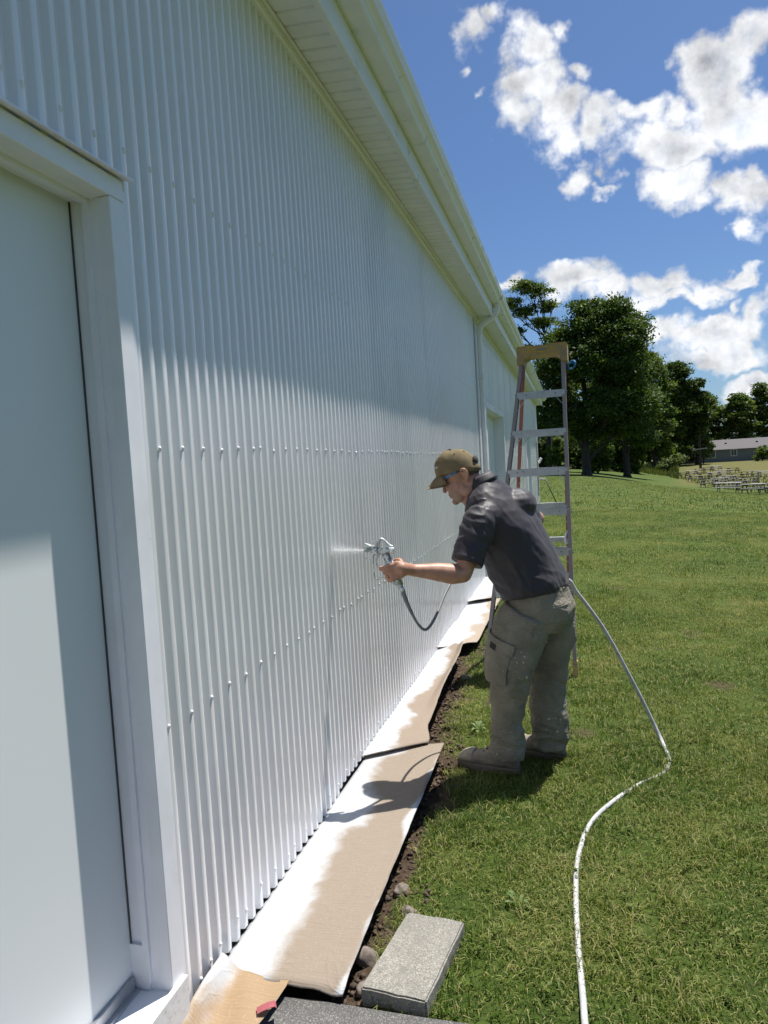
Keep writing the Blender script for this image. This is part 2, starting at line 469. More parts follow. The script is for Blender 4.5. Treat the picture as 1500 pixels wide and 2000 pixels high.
verts = np.stack([GX.ravel(), GY.ravel(), GZ.ravel()], 1)
ii = np.arange((nyy - 1) * (nxx - 1)); r_ = ii // (nxx - 1); c_ = ii % (nxx - 1); a_ = r_ * nxx + c_
gf = np.stack([a_, a_ + 1, a_ + nxx + 1, a_ + nxx], 1)
gme = mesh_np('ground', verts, gf, True)
at = gme.attributes.new('dirt', 'FLOAT', 'POINT'); at.data.foreach_set('value', GM.ravel().astype(np.float32))
m, nt, b = new_mat('ground_mat')
v = pos(nt)
at = nt.nodes.new('ShaderNodeAttribute'); at.attribute_name = 'dirt'
n1 = noise_tex(nt, v, 0.35, 5, 0.6); n2 = noise_tex(nt, v, 3.0, 5, 0.7); n3 = noise_tex(nt, v, 70, 4, 0.7)
mp = nt.nodes.new('ShaderNodeMapping'); mp.inputs['Scale'].default_value = (0.05, 0.55, 1); mp.inputs['Rotation'].default_value = (0, 0, 0.25); nt.links.new(v, mp.inputs[0])
n4 = noise_tex(nt, mp.outputs[0], 1.0, 3, 0.5)
g = ramp(nt, n2, [(0.25, (0.042, 0.075, 0.014)), (0.5, (0.082, 0.125, 0.022)), (0.75, (0.125, 0.155, 0.036))])
g = mixc(nt, map_range(nt, n4, 0.42, 0.62, 0, 0.45), g, (0.055, 0.082, 0.014))
g = mixc(nt, map_range(nt, n1, 0.5, 0.7, 0, 0.35), g, (0.15, 0.145, 0.05))
g = mixc(nt, map_range(nt, n3, 0.40, 0.62, 0, 0.55), g, (0.028, 0.034, 0.010))
sp = nt.nodes.new('ShaderNodeSeparateXYZ'); nt.links.new(v, sp.inputs[0])
fld = math_node(nt, 'MULTIPLY', map_range(nt, sp.outputs[1], 62, 85), map_range(nt, math_node(nt, 'DIVIDE', sp.outputs[0], math_node(nt, 'MAXIMUM', sp.outputs[1], 1.0)), 0.12, 0.15))
g = mixc(nt, math_node(nt, 'MULTIPLY', fld, 0.8), g, mixc(nt, n2, (0.11, 0.075, 0.035), (0.14, 0.15, 0.045)))
d = ramp(nt, noise_tex(nt, v, 26, 6, 0.7), [(0.25, (0.030, 0.020, 0.013)), (0.5, (0.085, 0.058, 0.038)), (0.75, (0.16, 0.115, 0.078))])
g = mixc(nt, at.outputs['Fac'], g, d)
nt.links.new(g, b.inputs['Base Color']); b.inputs['Roughness'].default_value = 0.95; b.inputs['Specular IOR Level'].default_value = 0.15
add_bump(nt, b, noise_tex(nt, v, 55, 6, 0.75), 0.9, 0.02)
ground = obj('ground', gme, m); tag(ground, kind='structure')

# ------------------------------------------------------------------ building
XC, DEPTH, PITCHW = -1.095, 0.0210, 0.0605        # crest plane of the ribs, rib depth, rib spacing
Y_REF = 1.463
Z_TOP, Z_BOT = 3.345, 0.062
bld = empty('metal_building', (-1.1, 0, 0), 'long white corrugated metal building with soffit, gutter and recessed doors', 'building')
PROF = [(-0.0302, -1.0), (-0.0186, -1.0), (-0.0174, -0.95), (-0.0128, -0.06), (-0.0116, -0.003), (0.0, 0.0), (0.0116, -0.003), (0.0128, -0.06), (0.0174, -0.95), (0.0186, -1.0)]
def wall_sheet(y0, y1, z0, z1, ripple=True):
    k0 = math.floor((y0 - Y_REF) / PITCHW) - 1; k1 = math.ceil((y1 - Y_REF) / PITCHW) + 1
    ys, xs = [], []
    for k in range(k0, k1 + 1):
        for dy, dx in PROF:
            ys.append(Y_REF + k * PITCHW + dy); xs.append(XC + dx * DEPTH)
    ys = np.array(ys); xs = np.array(xs)
    keep = (ys > y0) & (ys < y1)
    x0e, x1e = np.interp([y0, y1], ys, xs)
    ys = np.concatenate([[y0], ys[keep], [y1]]); xs = np.concatenate([[x0e], xs[keep], [x1e]])
    zs = [z0] + [z for z in (0.10, 0.16, 0.24, 0.5, 0.88, 1.3, 1.64, 2.0, 2.41, 2.8, 3.2) if z0 + 0.02 < z < z1 - 0.02] + [z1]
    zs = np.array(zs)
    Yg, Zg = np.meshgrid(ys, zs); Xg = np.repeat(xs[None], len(zs), 0)
    Xg = Xg + (fbm(Yg * 1.1, Zg * 0.8, 31, 3) - 0.5) * 0.006
    if z0 < 0.2:   # dented lower edge
        k = smooth01(0.30, 0.06, Zg)
        Xg = Xg + k * (fbm(Yg * 9, Zg * 5, 12, 3) - 0.5) * 0.014
        Zg = Zg + np.where(Zg < z0 + 0.01, (fbm(Yg * 5, Yg * 0, 14, 3) - 0.5) * 0.03, 0)
    nz, ny = Yg.shape
    ii = np.arange((nz - 1) * (ny - 1)); r = ii // (ny - 1); c = ii % (ny - 1); a = r * ny + c
    f = np.stack([a, a + 1, a + ny + 1, a + ny], 1)
    return mesh_np('wall_panel', np.stack([Xg.ravel(), Yg.ravel(), Zg.ravel()], 1), f, False)
DOOR1 = (-1.2, 1.672, 2.325); DOOR2 = (9.86, 12.42, 2.29); DOOR3 = (18.6, 20.7, 2.2)
Y_END = 25.35
def sheets(y0, y1, z0, z1, w=0.0605 * 11):
    y = y0; j = 0
    while y < y1 - 1e-3:
        e = min(y + w, y1)
        if y1 - e < 0.12: e = y1
        o = obj('wall_panel', wall_sheet(y, e + (0.004 if e < y1 else 0), z0, z1), 'wall_paint', bld)
        o.location.x = 0.0022 * (j % 2)
        y = e; j += 1
sheets(DOOR1[0], DOOR1[1], DOOR1[2], Z_TOP)
sheets(DOOR1[1] + 0.0, 9.0, Z_BOT, Z_TOP)
sheets(9.10, DOOR2[0], Z_BOT, Z_TOP); sheets(DOOR2[0], DOOR2[1], DOOR2[2], Z_TOP); sheets(DOOR2[1], DOOR3[0], Z_BOT, Z_TOP)
sheets(DOOR3[0], DOOR3[1], DOOR3[2], Z_TOP); sheets(DOOR3[1], Y_END, Z_BOT, Z_TOP)
sheets(-3.0, DOOR1[0], Z_BOT, Z_TOP)
# unseen solid core and backing added to block light; foundation, roof, far gable
bm = bmesh.new(); bm_box(bm, -9.0, -1.27, -3.0, Y_END - 0.02, -0.3, 3.42); obj('light_block_core', bm, 'dark_gap', bld)
bm = bmesh.new(); bm_box(bm, -1.27, -1.1185, -3.0, DOOR1[0], -0.3, 3.40); bm_box(bm, -1.27, -1.1215, 1.70, DOOR2[0] - 0.03, 0.2, 3.40)
bm_box(bm, -1.27, -1.1215, DOOR2[1] + 0.03, DOOR3[0] - 0.03, 0.2, 3.40); bm_box(bm, -1.27, -1.1215, DOOR3[1] + 0.03, Y_END - 0.02, 0.2, 3.40)
bm_box(bm, -1.27, -1.1215, DOOR1[0], 1.70, 2.36, 3.40)
for dd in (DOOR2, DOOR3): bm_box(bm, -1.27, -1.1215, dd[0] - 0.03, dd[1] + 0.03, dd[2] + 0.02, 3.40)
obj('light_block_backing', bm, 'dark_gap', bld)  # unseen fill behind the sheets, added to keep light out
bm = bmesh.new(); bm_box(bm, -1.255, -1.128, 1.70, Y_END - 0.03, -0.3, 0.19); obj('foundation', bm, 'slab_concrete', bld)
bm = bmesh.new()
vs = [bm.verts.new(p) for p in ((-0.80, -3.2, 3.60), (-0.80, 25.55, 3.60), (-9.4, 25.55, 5.6), (-9.4, -3.2, 5.6), (-0.80, -3.2, 3.55), (-0.80, 25.55, 3.55), (-9.4, 25.55, 5.5), (-9.4, -3.2, 5.5))]
for f in ((0, 1, 2, 3), (7, 6, 5, 4), (0, 4, 5, 1), (1, 5, 6, 2), (2, 6, 7, 3), (3, 7, 4, 0)): bm.faces.new([vs[i] for i in f])
obj('roof', bm, 'roof_metal', bld)
bm = bmesh.new(); bm_box(bm, -1.122, -1.082, Y_END, Y_END + 0.055, 0.05, 3.345); bm_box(bm, -9.0, -1.122, Y_END + 0.001, Y_END + 0.03, 0.0, 3.42)
obj('corner_trim', bm, 'white_trim', bld)
# eave: frieze strip, channel, soffit slats, fascia, gutter
def prof_y(name, prof, y0, y1, mat, parent, seglen=2.4, wob=0.0):
    ny = max(2, int((y1 - y0) / seglen) + 1); ys = np.linspace(y0, y1, ny)
    v, f = [], []
    n = len(prof)
    for j, y in enumerate(ys):
        w = (random.random() - 0.5) * wob
        for (x, z) in prof: v.append((x + w, y, z + w))
    for j in range(ny - 1):
        for i in range(n):
            a = j * n + i; b_ = j * n + (i + 1) % n
            f.append((a, a + n, b_ + n, b_))
    f.append(tuple(range(n))); f.append(tuple(reversed(range((ny - 1) * n, ny * n))))
    return obj(name, mesh_np(name, v, f), mat, parent)
E0, E1 = -3.1, 25.5
prof_y('frieze_strip', [(-1.1215, 3.330), (-1.080, 3.330), (-1.076, 3.336), (-1.076, 3.362), (-1.1215, 3.362)], E0, E1, 'cream_trim', bld, wob=0.003)
prof_y('soffit_channel', [(-1.110, 3.365), (-1.060, 3.365), (-1.060, 3.371), (-1.094, 3.372), (-1.094, 3.392), (-1.062, 3.392), (-1.062, 3.398), (-1.110, 3.398)], E0, E1, 'cream_trim', bld, wob=0.002)
SW = 0.0938
bm = bmesh.new()
p = [(0.0007, 3.383), (0.006, 3.3765), (SW - 0.016, 3.3765), (SW - 0.010, 3.381), (SW - 0.0007, 3.383), (SW - 0.0007, 3.387), (0.0007, 3.387)]
va = [bm.verts.new((-1.085, y, z)) for y, z in p]; vb = [bm.verts.new((-0.872, y, z - 0.012)) for y, z in p]
for i in range(len(p)):
    j = (i + 1) % len(p); bm.faces.new((va[j], va[i], vb[i], vb[j]))
bm.faces.new(va); bm.faces.new(list(reversed(vb)))
sm = bpy.data.meshes.new('soffit_panel'); bm.to_mesh(sm); bm.free(); sm.materials.append(MATS['cream_trim'])
k = 0; y = 1.2
while y < E1 - SW and k < 295:
    o = bpy.data.objects.new('soffit_panel', sm); o.location = (0, y, (random.random() - 0.5) * 0.0015); link(o, bld, False)
    o.matrix_parent_inverse = Matrix.Translation((1.1, 0, 0)); y += SW; k += 1
prof_y('soffit_board', [(-1.10, 3.40), (-0.868, 3.388), (-0.868, 3.41), (-1.10, 3.42)], E0, E1, 'cream_trim', bld)
prof_y('fascia', [(-0.893, 3.353), (-0.868, 3.353), (-0.864, 3.358), (-0.864, 3.374), (-0.868, 3.380), (-0.868, 3.60), (-0.893, 3.60)], E0, E1, 'white_trim', bld, wob=0.003)
gp = [(-0.866, 3.500), (-0.778, 3.498), (-0.770, 3.504), (-0.767, 3.524), (-0.752, 3.540), (-0.734, 3.550), (-0.730, 3.566), (-0.722, 3.588), (-0.720, 3.598), (-0.730, 3.600), (-0.731, 3.594), (-0.738, 3.568), (-0.742, 3.556), (-0.772, 3.530), (-0.776, 3.506), (-0.862, 3.506), (-0.862, 3.60), (-0.866, 3.60)]
for a, b_ in ((E0, 9.02), (9.026, E1)):
    o = prof_y('gutter', gp, a, b_, 'white_trim', bld, 1.2, 0.003)
# downspout with two ribbed elbows
def rect_tube(name, pts, w, d, mat, parent, ribs=()):
    pts = [Vector(p) for p in pts]; v, f = [], []
    n = len(pts)
    for i, p in enumerate(pts):
        t = (pts[min(i + 1, n - 1)] - pts[max(i - 1, 0)]).normalized()
        s = Vector((0, 1, 0)); u = s.cross(t).normalized()
        q = 1.0 + (0.10 if (i in ribs and i % 2) else 0)
        c = 0.010
        for (a, b_) in ((-w/2+c, -d/2), (w/2-c, -d/2), (w/2, -d/2+c), (w/2, d/2-c), (w/2-c, d/2), (-w/2+c, d/2), (-w/2, d/2-c), (-w/2, -d/2+c)):
            v.append(p + s * a * q + u * b_ * q)
    for i in range(n - 1):
        for k in range(8):
            a, b_ = i * 8 + k, i * 8 + (k + 1) % 8
            f.append((a, b_, b_ + 8, a + 8))
    f.append(tuple(reversed(range(8)))); f.append(tuple((n - 1) * 8 + k for k in range(8)))
    return obj(name, mesh_np(name, v, f), mat, parent)
YD = 9.20
el = spline([(-0.815, YD, 3.50), (-0.815, YD, 3.44), (-0.835, YD, 3.385), (-0.89, YD, 3.335), (-0.98, YD, 3.285), (-1.03, YD, 3.25), (-1.045, YD, 3.20), (-1.047, YD, 3.14)], 6)
rect_tube('downspout_elbow', el, 0.078, 0.062, 'white_trim', bld, set(range(4, 18)) | set(range(24, 42)))
ds = rect_tube('downspout', [(-1.05, YD, z) for z in np.linspace(3.15, 0.14, 9)], 0.07, 0.055, 'white_trim', bld)
bm = bmesh.new()
for z in (2.6, 1.2): bm_box(bm, -1.095, -1.017, YD - 0.05, YD + 0.05, z, z + 0.03)
obj('strap', bm, 'white_trim', ds)
bm = bmesh.new(); bm_box(bm, -1.112, -1.099, 9.0, 9.10, 0.062, 3.345); obj('seam_strip', bm, 'dark_gap', bld)
bm = bmesh.new(); bm_box(bm, -1.110, -1.080, 9.035, 9.105, 0.062, 3.338); obj('seam_trim', bm, 'white_trim', bld)
tube('gutter_wire', spline([(-0.79, 9.0, 3.50), (-0.74, 9.05, 3.53), (-0.71, 9.12, 3.60), (-0.68, 9.3, 3.66)], 5), 0.004, 'wire_dark', bld, 6)

# fasteners on the crests
def screw_mesh():
    bm = bmesh.new()
    rings = [(0.0062, 0.0), (0.0062, 0.0014), (0.0044, 0.0018), (0.0042, 0.0046), (0.0026, 0.0054)]
    seg = 8; prev = None
    for r, h in rings:
        cur = []
        for k in range(seg):
            a = 2 * math.pi * k / seg
            dz = r * math.sin(a); 
            if math.sin(a) < -0.5: dz *= 1.9 if h < 0.003 else 1.15     # a paint run under the head
            cur.append(bm.verts.new((h, r * math.cos(a), dz)))
        if prev:
            for k in range(seg): bm.faces.new((prev[k], prev[(k + 1) % seg], cur[(k + 1) % seg], cur[k]))
        prev = cur
    bm.faces.new(prev)
    me = bpy.data.meshes.new('screw'); bm.to_mesh(me); bm.free()
    me.materials.append(MATS['wall_paint']); me.polygons.foreach_set('use_smooth', np.ones(len(me.polygons), bool))
    return me
SM = screw_mesh(); far_v, far_f = [], []
k0 = math.ceil((0.5 - Y_REF) / PITCHW)
for zi, zr in enumerate((0.125, 0.88, 1.642, 2.411, 3.19)):
    k = k0 - k0 % 2
    while True:
        yy = Y_REF + k * PITCHW
        if yy > Y_END: break
        okd = not ((yy < 1.69 and zr < 2.33) or (DOOR2[0] - .05 < yy < DOOR2[1] + .05 and zr < 2.3) or (DOOR3[0] - .05 < yy < DOOR3[1] + .05 and zr < 2.3) or 8.96 < yy < 9.3)
        if okd:
            p = (XC + 0.0008, yy + (random.random() - .5) * 0.004, zr + (random.random() - .5) * (0.012 if zi else 0.04))
            if yy < 7.4:
                o = bpy.data.objects.new('screw', SM); o.location = p; link(o, bld, False); o.matrix_parent_inverse = Matrix.Translation((1.1, 0, 0))
            else:
                n = len(far_v)
                for vtx in SM.vertices: far_v.append((vtx.co.x + p[0], vtx.co.y + p[1], vtx.co.z + p[2]))
                for pl in SM.polygons: far_f.append(tuple(i + n for i in pl.vertices))
        k += 2 if random.random() > 0.12 else 1
tag(obj('screws', mesh_np('screws', far_v, far_f), 'wall_paint', bld), kind='stuff')

# big door in the foreground
door = box('door', (-1.235, -1.203, -1.15, 1.612, 0.20, 2.29), 'door_paint', bld)
bm = bmesh.new(); bm_box(bm, -1.250, -1.120, 1.614, 1.671, 0.05, 2.27); bm_box(bm, -1.165, -1.146, 1.606, 1.616, 0.205, 2.264); obj('jamb', bm, 'cream_trim', door)
bm = bmesh.new(); bm_box(bm, -1.125, -1.086, 1.6135, 1.674, 0.06, 2.268); bm_box(bm, -1.112, -1.090, 1.674, 1.690, 0.06, 2.30)
bmesh.ops.bevel(bm, geom=bm.edges[:], offset=0.002, segments=1, affect='EDGES'); obj('casing', bm, 'white_trim', door)
bm = bmesh.new(); bm_box(bm, -1.250, -1.122, -1.2, 1.672, 2.268, 2.34); bm_box(bm, -1.166, -1.147, -1.2, 1.612, 2.256, 2.270); obj('lintel', bm, 'cream_trim', door)
bm = bmesh.new(); bm_box(bm, -1.124, -1.085, -1.2, 1.6745, 2.2685, 2.322); bmesh.ops.bevel(bm, geom=bm.edges[:], offset=0.002, segments=1, affect='EDGES'); obj('head_casing', bm, 'white_trim', door)
bm = bmesh.new()
cp = [(-1.10, 2.342), (-1.062, 2.328), (-1.060, 2.322), (-1.064, 2.3225), (-1.10, 2.332)]
va = [bm.verts.new((x, -1.2, z)) for x, z in cp]; vb = [bm.verts.new((x, 1.69, z)) for x, z in cp]
for i in range(5): bm.faces.new((va[i], va[(i + 1) % 5], vb[(i + 1) % 5], vb[i]))
bm.faces.new(list(reversed(va))); bm.faces.new(vb); obj('drip_cap', bm, 'cream_trim', door)
bm = bmesh.new(); bm_box(bm, -1.26, -1.087, -1.2, 1.672, 0.02, 0.185); obj('sill', bm, 'white_trim', door)
bm = bmesh.new(); bm_box(bm, -1.088, -1.072, -1.2, 1.668, 0.03, 0.196); bmesh.ops.bevel(bm, geom=bm.edges[:], offset=0.002, segments=1, affect='EDGES'); obj('threshold', bm, 'sill_paint', door)
bm = bmesh.new(); bm_box(bm, -1.202, -1.192, -1.15, 1.600, 0.186, 0.222); bm_box(bm, -1.192, -1.178, -1.15, 1.600, 0.1855, 0.192); obj('track', bm, 'aluminium', door)
bm = bmesh.new(); bm_box(bm, -1.2025, -1.2000, 1.6085, 1.613, 0.23, 2.266); obj('door_gap_shade', bm, 'wire_dark', door)  # dark strip painted in for the shaded gap between door and jamb
bm = bmesh.new(); bm_box(bm, -1.244, -1.150, 1.6055, 1.6145, 0.187, 0.31); obj('jamb_foot', bm, 'white_trim', door)
# two farther doorways
for (a, b_, zt), nm in ((DOOR2, 'a'), (DOOR3, 'b')):
    dp = -1.25 if nm == 'a' else -1.16
    dd = box('door', (dp - 0.03, dp, a, b_, 0.06, zt - 0.01), 'door_paint', bld)
    bm = bmesh.new()
    bm_box(bm, -1.125, -1.078, a - 0.09, a + 0.005, 0.06, zt + 0.07); bm_box(bm, -1.125, -1.078, b_ - 0.005, b_ + 0.07, 0.06, zt + 0.07); bm_box(bm, -1.125, -1.077, a + 0.005, b_ - 0.005, zt - 0.01, zt + 0.07)
    obj('casing', bm, 'white_trim', dd)
    bm = bmesh.new(); bm_box(bm, dp, -1.124, a - 0.004, a + 0.006, 0.06, zt); bm_box(bm, dp, -1.124, b_ - 0.006, b_ + 0.004, 0.06, zt); bm_box(bm, dp, -1.124, a + .006, b_ - .006, zt - 0.012, zt); obj('jamb', bm, 'cream_trim', dd)
    bm = bmesh.new()
    for j in range(1, 4): bm_box(bm, dp, dp + 0.006, a + (b_ - a) * j / 4 - 0.006, a + (b_ - a) * j / 4 + 0.006, 0.07, zt - 0.02)
    obj('batten', bm, 'white_trim', dd)
# conduit and elbow by the far corner
tube('conduit', [(-1.07, 24.4, 0.3), (-1.07, 24.4, 2.05), (-1.085, 24.4, 2.08)], 0.02, 'roof_metal', bld, 8)
tube('vent_pipe', spline([(-1.09, 25.2, 1.40), (-1.05, 25.2, 1.42), (-1.01, 25.2, 1.48), (-0.97, 25.2, 1.56)], 4), 0.045, 'white_trim', bld, 8)
# prop arm leaning out from the corner
pa = empty('prop_arm', (-0.52, 25.0, 0.0), 'white bracket arm with thin black rod leaning to the grass at the far corner', 'bracket')
bm = bmesh.new(); bar(bm, (-1.08, 25.0, 0.86), (-0.86, 25.0, 0.85), 0.05, 0.045); obj('arm', bm, 'white_trim', pa)
tube('rod', [(-0.87, 25.0, 0.85), (-0.52, 25.0, 0.0)], 0.018, 'wire_dark', pa, 8)

# ------------------------------------------------------------------ doorstep, paver, stones
bm = bmesh.new(); bm_box(bm, -1.071, 0.9, 0.3, 1.855, -0.12, 0.022)
bmesh.ops.bevel(bm, geom=bm.edges[:], offset=0.008, segments=2, affect='EDGES'); bmesh.ops.subdivide_edges(bm, edges=bm.edges[:], cuts=12, use_grid_fill=True)
for v_ in bm.verts: v_.co.z += (mnoise.noise(v_.co * 14)) * 0.004; v_.co.y += mnoise.noise(v_.co * 9 + Vector((3, 3, 3))) * 0.006
o = obj('concrete_slab', bm, 'slab_concrete'); shade(o); tag(o, 'dark weathered concrete doorstep slab beside the grey paver', 'slab')
bm = bmesh.new()
pc = [(-0.652, 1.885), (-0.452, 1.862), (-0.398, 2.232), (-0.592, 2.252)]
lo = [bm.verts.new((x, y, -0.025)) for x, y in pc]; hi = [bm.verts.new((x, y, 0.054)) for x, y in pc]
bm.faces.new(list(reversed(lo))); bm.faces.new(hi)
for i in range(4): bm.faces.new((lo[i], lo[(i + 1) % 4], hi[(i + 1) % 4], hi[i]))
bmesh.ops.bevel(bm, geom=bm.edges[:], offset=0.005, segments=2, affect='EDGES')
bmesh.ops.subdivide_edges(bm, edges=[e for e in bm.edges if e.calc_length() > 0.05], cuts=14, use_grid_fill=True)
for v_ in bm.verts: v_.co += Vector((mnoise.noise(v_.co * 35), mnoise.noise(v_.co * 35 + Vector((7, 0, 0))), mnoise.noise(v_.co * 30 + Vector((0, 9, 0))))) * 0.0022
o = obj('concrete_block', bm, 'paver_concrete'); tag(o, 'flat light grey concrete paver block lying on grass beside the cardboard', 'paver')
def rock(p, s, seed, label):
    bm = bmesh.new(); bmesh.ops.create_icosphere(bm, subdivisions=3, radius=1.0)
    for v_ in bm.verts:
        d_ = 1 + 0.35 * mnoise.noise(v_.co * 1.3 + Vector((seed, 0, 0))) + 0.10 * mnoise.noise(v_.co * 4 + Vector((0, seed, 0)))
        v_.co = Vector((v_.co.x * s[0], v_.co.y * s[1], v_.co.z * s[2])) * d_
    o = obj('rock', bm, 'rock'); o.location = p; o.rotation_euler = (0.1, 0.2, seed); shade(o)
    return tag(o, label, 'rock', 'stones in the dirt strip')
rock((-0.685, 2.075, 0.0), (0.030, 0.046, 0.030), 1.2, 'brown triangular stone wedged between cardboard edge and paver')
rock((-0.668, 1.95, -0.005), (0.020, 0.030, 0.020), 3.1, 'small stone at the near left corner of the paver')
rock((-0.600, 2.315, 0.0), (0.045, 0.026, 0.022), 5.7, 'flat stone just behind the far end of the paver')
rock((-0.665, 2.46, -0.005), (0.034, 0.03, 0.020), 7.7, 'round dirt covered stone farther behind the paver by the cardboard')
rock((-0.80, 5.05, -0.01), (0.05, 0.05, 0.035), 2.7, 'lone round stone in the dirt beside the bent cardboard edge')

# ------------------------------------------------------------------ cardboard sheets
def sheet(name, c, mat, label, z_amp=0.006, nu=24, nv=60, thick=0.006, seed=0, curl=None, cat='cardboard'):
    """c: corners near-wall, near-outer, far-outer, far-wall (x,y,z)"""
    c = [np.array(p, float) for p in c]
    U, V = np.meshgrid(np.linspace(0, 1, nu), np.linspace(0, 1, nv))
    P = ((1 - U) * (1 - V))[..., None] * c[0] + (U * (1 - V))[..., None] * c[1] + (U * V)[..., None] * c[2] + ((1 - U) * V)[..., None] * c[3]
    P[..., 2] += (fbm(P[..., 0] * 6 + seed, P[..., 1] * 3, 40 + seed, 3) - 0.5) * z_amp * 2
    P[..., 0] += np.where(U > 0.97, (fbm(V * 30, V * 0, 60 + seed, 3) - 0.5) * 0.005, 0)
    if curl: P = curl(P, U, V)
    n = nu * nv
    top = P.reshape(-1, 3); bot = top - np.array([0, 0, thick])
    ii = np.arange((nv - 1) * (nu - 1)); r = ii // (nu - 1); cc = ii % (nu - 1); a = r * nu + cc
    f = np.stack([a, a + 1, a + nu + 1, a + nu], 1)
    rim = list(range(nu)) + [i * nu + nu - 1 for i in range(1, nv)] + [(nv - 1) * nu + i for i in range(nu - 2, -1, -1)] + [i * nu for i in range(nv - 2, 0, -1)]
    rim = np.array(rim); rn = np.roll(rim, -1)
    faces = np.concatenate([f, f[:, ::-1] + n, np.stack([rim + n, rn + n, rn, rim], 1)])
    me = mesh_np(name, np.concatenate([top, bot]), faces, False)
    o = obj(name, me, mat); me.materials.append(MATS['cardboard_edge'])
    mi = np.zeros(len(faces), np.int32); mi[len(f):] = 1; me.polygons.foreach_set('material_index', mi)
    return tag(o, label, cat)
def curl1(P, U, V):
    k = smooth01(0.045, 0.0, V) * smooth01(0.45, 1.0, U)
    P[..., 2] -= 0.014 * k * (1 + 0.4 * np.sin(U * 22)); P[..., 1] += 0.01 * k
    return P
sheet('cardboard_sheet', [(-1.105, 1.872, 0.052), (-0.695, 1.842, 0.066), (-0.712, 3.665, 0.072), (-1.09, 3.60, 0.058)], 'cardboard_near', 'longest tan cardboard sheet with white overspray, nearest the camera along the wall', seed=1, curl=curl1)
def curl2(P, U, V):
    P[..., 2] += 0.045 * smooth01(0.72, 1.0, U) * smooth01(0.15, 0.55, V) + 0.03 * smooth01(0.85, 1.0, V) * U
    P[..., 0] += 0.05 * smooth01(0.15, 0.0, V) * U
    return P
sheet('cardboard_sheet', [(-1.105, 3.42, 0.082), (-0.84, 3.64, 0.094), (-0.868, 5.50, 0.085), (-1.10, 5.9, 0.07)], 'cardboard_mid', 'creased cardboard sheet with torn tan outer edge beside the man', seed=2, curl=curl2, z_amp=0.010)
sheet('cardboard_sheet', [(-1.105, 5.55, 0.10), (-0.80, 5.75, 0.085), (-0.79, 7.70, 0.075), (-1.10, 7.45, 0.08)], 'cardboard_far', 'mostly white painted cardboard sheet behind the ladder foot', seed=3, z_amp=0.02)
sheet('cardboard_sheet', [(-1.105, 7.30, 0.115), (-0.84, 7.55, 0.115), (-0.92, 9.0, 0.10), (-1.10, 9.0, 0.10)], 'cardboard_far', 'last white painted cardboard sheet below the downspout', seed=4, z_amp=0.02)
def curl0(P, U, V):
    P[..., 2] += 0.05 * smooth01(0.34, 0.0, U) ** 1.3 + 0.004 * np.sin(V * 17 + U * 9)
    return P
sheet('kraft_paper', [(-1.068, 1.10, 0.035), (-0.985, 1.10, 0.030), (-0.862, 1.862, 0.060), (-1.088, 1.885, 0.060)], 'kraft_paper', 'brown kraft paper sheet curling up against the door threshold', seed=5, curl=curl0, thick=0.0015, z_amp=0.004, nv=40, cat='paper')
# small maroon tab of tape
tv, tf = [], []
tp = [(-0.908, 1.735, 0.062), (-0.893, 1.742, 0.068), (-0.878, 1.750, 0.072), (-0.864, 1.757, 0.073), (-0.860, 1.760, 0.066), (-0.860, 1.761, 0.052)]
for i, p in enumerate(tp):
    for s in (-1, 1):
        for t in (0, 1): tv.append((p[0] - s * 0.006, p[1] + s * 0.011, p[2] - t * 0.0016))
for i in range(len(tp) - 1):
    a = i * 4; b_ = a + 4
    tf += [(a, a + 2, b_ + 2, b_), (a + 1, b_ + 1, b_ + 3, a + 3), (a, b_, b_ + 1, a + 1), (a + 2, a + 3, b_ + 3, b_ + 2)]
tf += [(0, 1, 3, 2), (20, 22, 23, 21)]
tag(obj('tape_strip', mesh_np('tape_strip', tv, tf), 'maroon_tape'), 'short maroon tape strip at the edge of the brown kraft paper', 'tape')
TABLES = [(13.61, 97.0, -36.0, 'picnic table at the left end of the back row, alone by the weeds'),
    (15.74, 104.36, -33.0, 'second picnic table of the back row'),
    (17.74, 110.33, -22.0, 'third picnic table of the back row'),
    (19.09, 112.73, -26.0, 'fourth picnic table of the back row, nearly black legs showing'),
    (20.91, 116.33, -36.0, 'fifth picnic table of the back row, tallest against the field'),
    (12.94, 83.47, -29.0, 'leftmost picnic table of the second row'),
    (15.4, 92.38, -28.0, 'second picnic table of the second row'),
    (17.34, 97.56, -35.0, 'third picnic table of the second row'),
    (19.47, 103.18, -23.0, 'fourth picnic table of the second row'),
    (21.57, 108.1, -36.0, 'fifth picnic table of the second row, under the house window'),
    (11.95, 69.47, -30.0, 'leftmost picnic table of the third row, at the lawn edge'),
    (14.12, 76.44, -28.0, 'second picnic table of the third row'),
    (16.16, 82.83, -29.0, 'third picnic table of the third row'),
    (17.9, 87.44, -26.0, 'fourth picnic table of the third row'),
    (20.6, 95.56, -23.0, 'fifth picnic table of the third row'),
    (10.6, 54.93, -19.0, 'leftmost picnic table of the nearest rows, its bench over the mown lawn'),
    (13.27, 64.71, -32.0, 'second picnic table of the nearest rows'),
    (16.01, 73.96, -25.0, 'third picnic table of the nearest rows'),
    (21.47, 96.41, -24.0, 'picnic table behind the nearest rows, toward the house bush'),
    (12.19, 54.58, -32.0, 'nearest picnic table of all, at the lawn edge'),
    (13.6, 58.11, -38.0, 'picnic table at the frame edge in the nearest row'),
    (18.45, 78.36, -19.0, 'picnic table at the frame edge in the middle row'),
    (22.42, 94.67, -32.0, 'picnic table at the frame edge in the back row')]
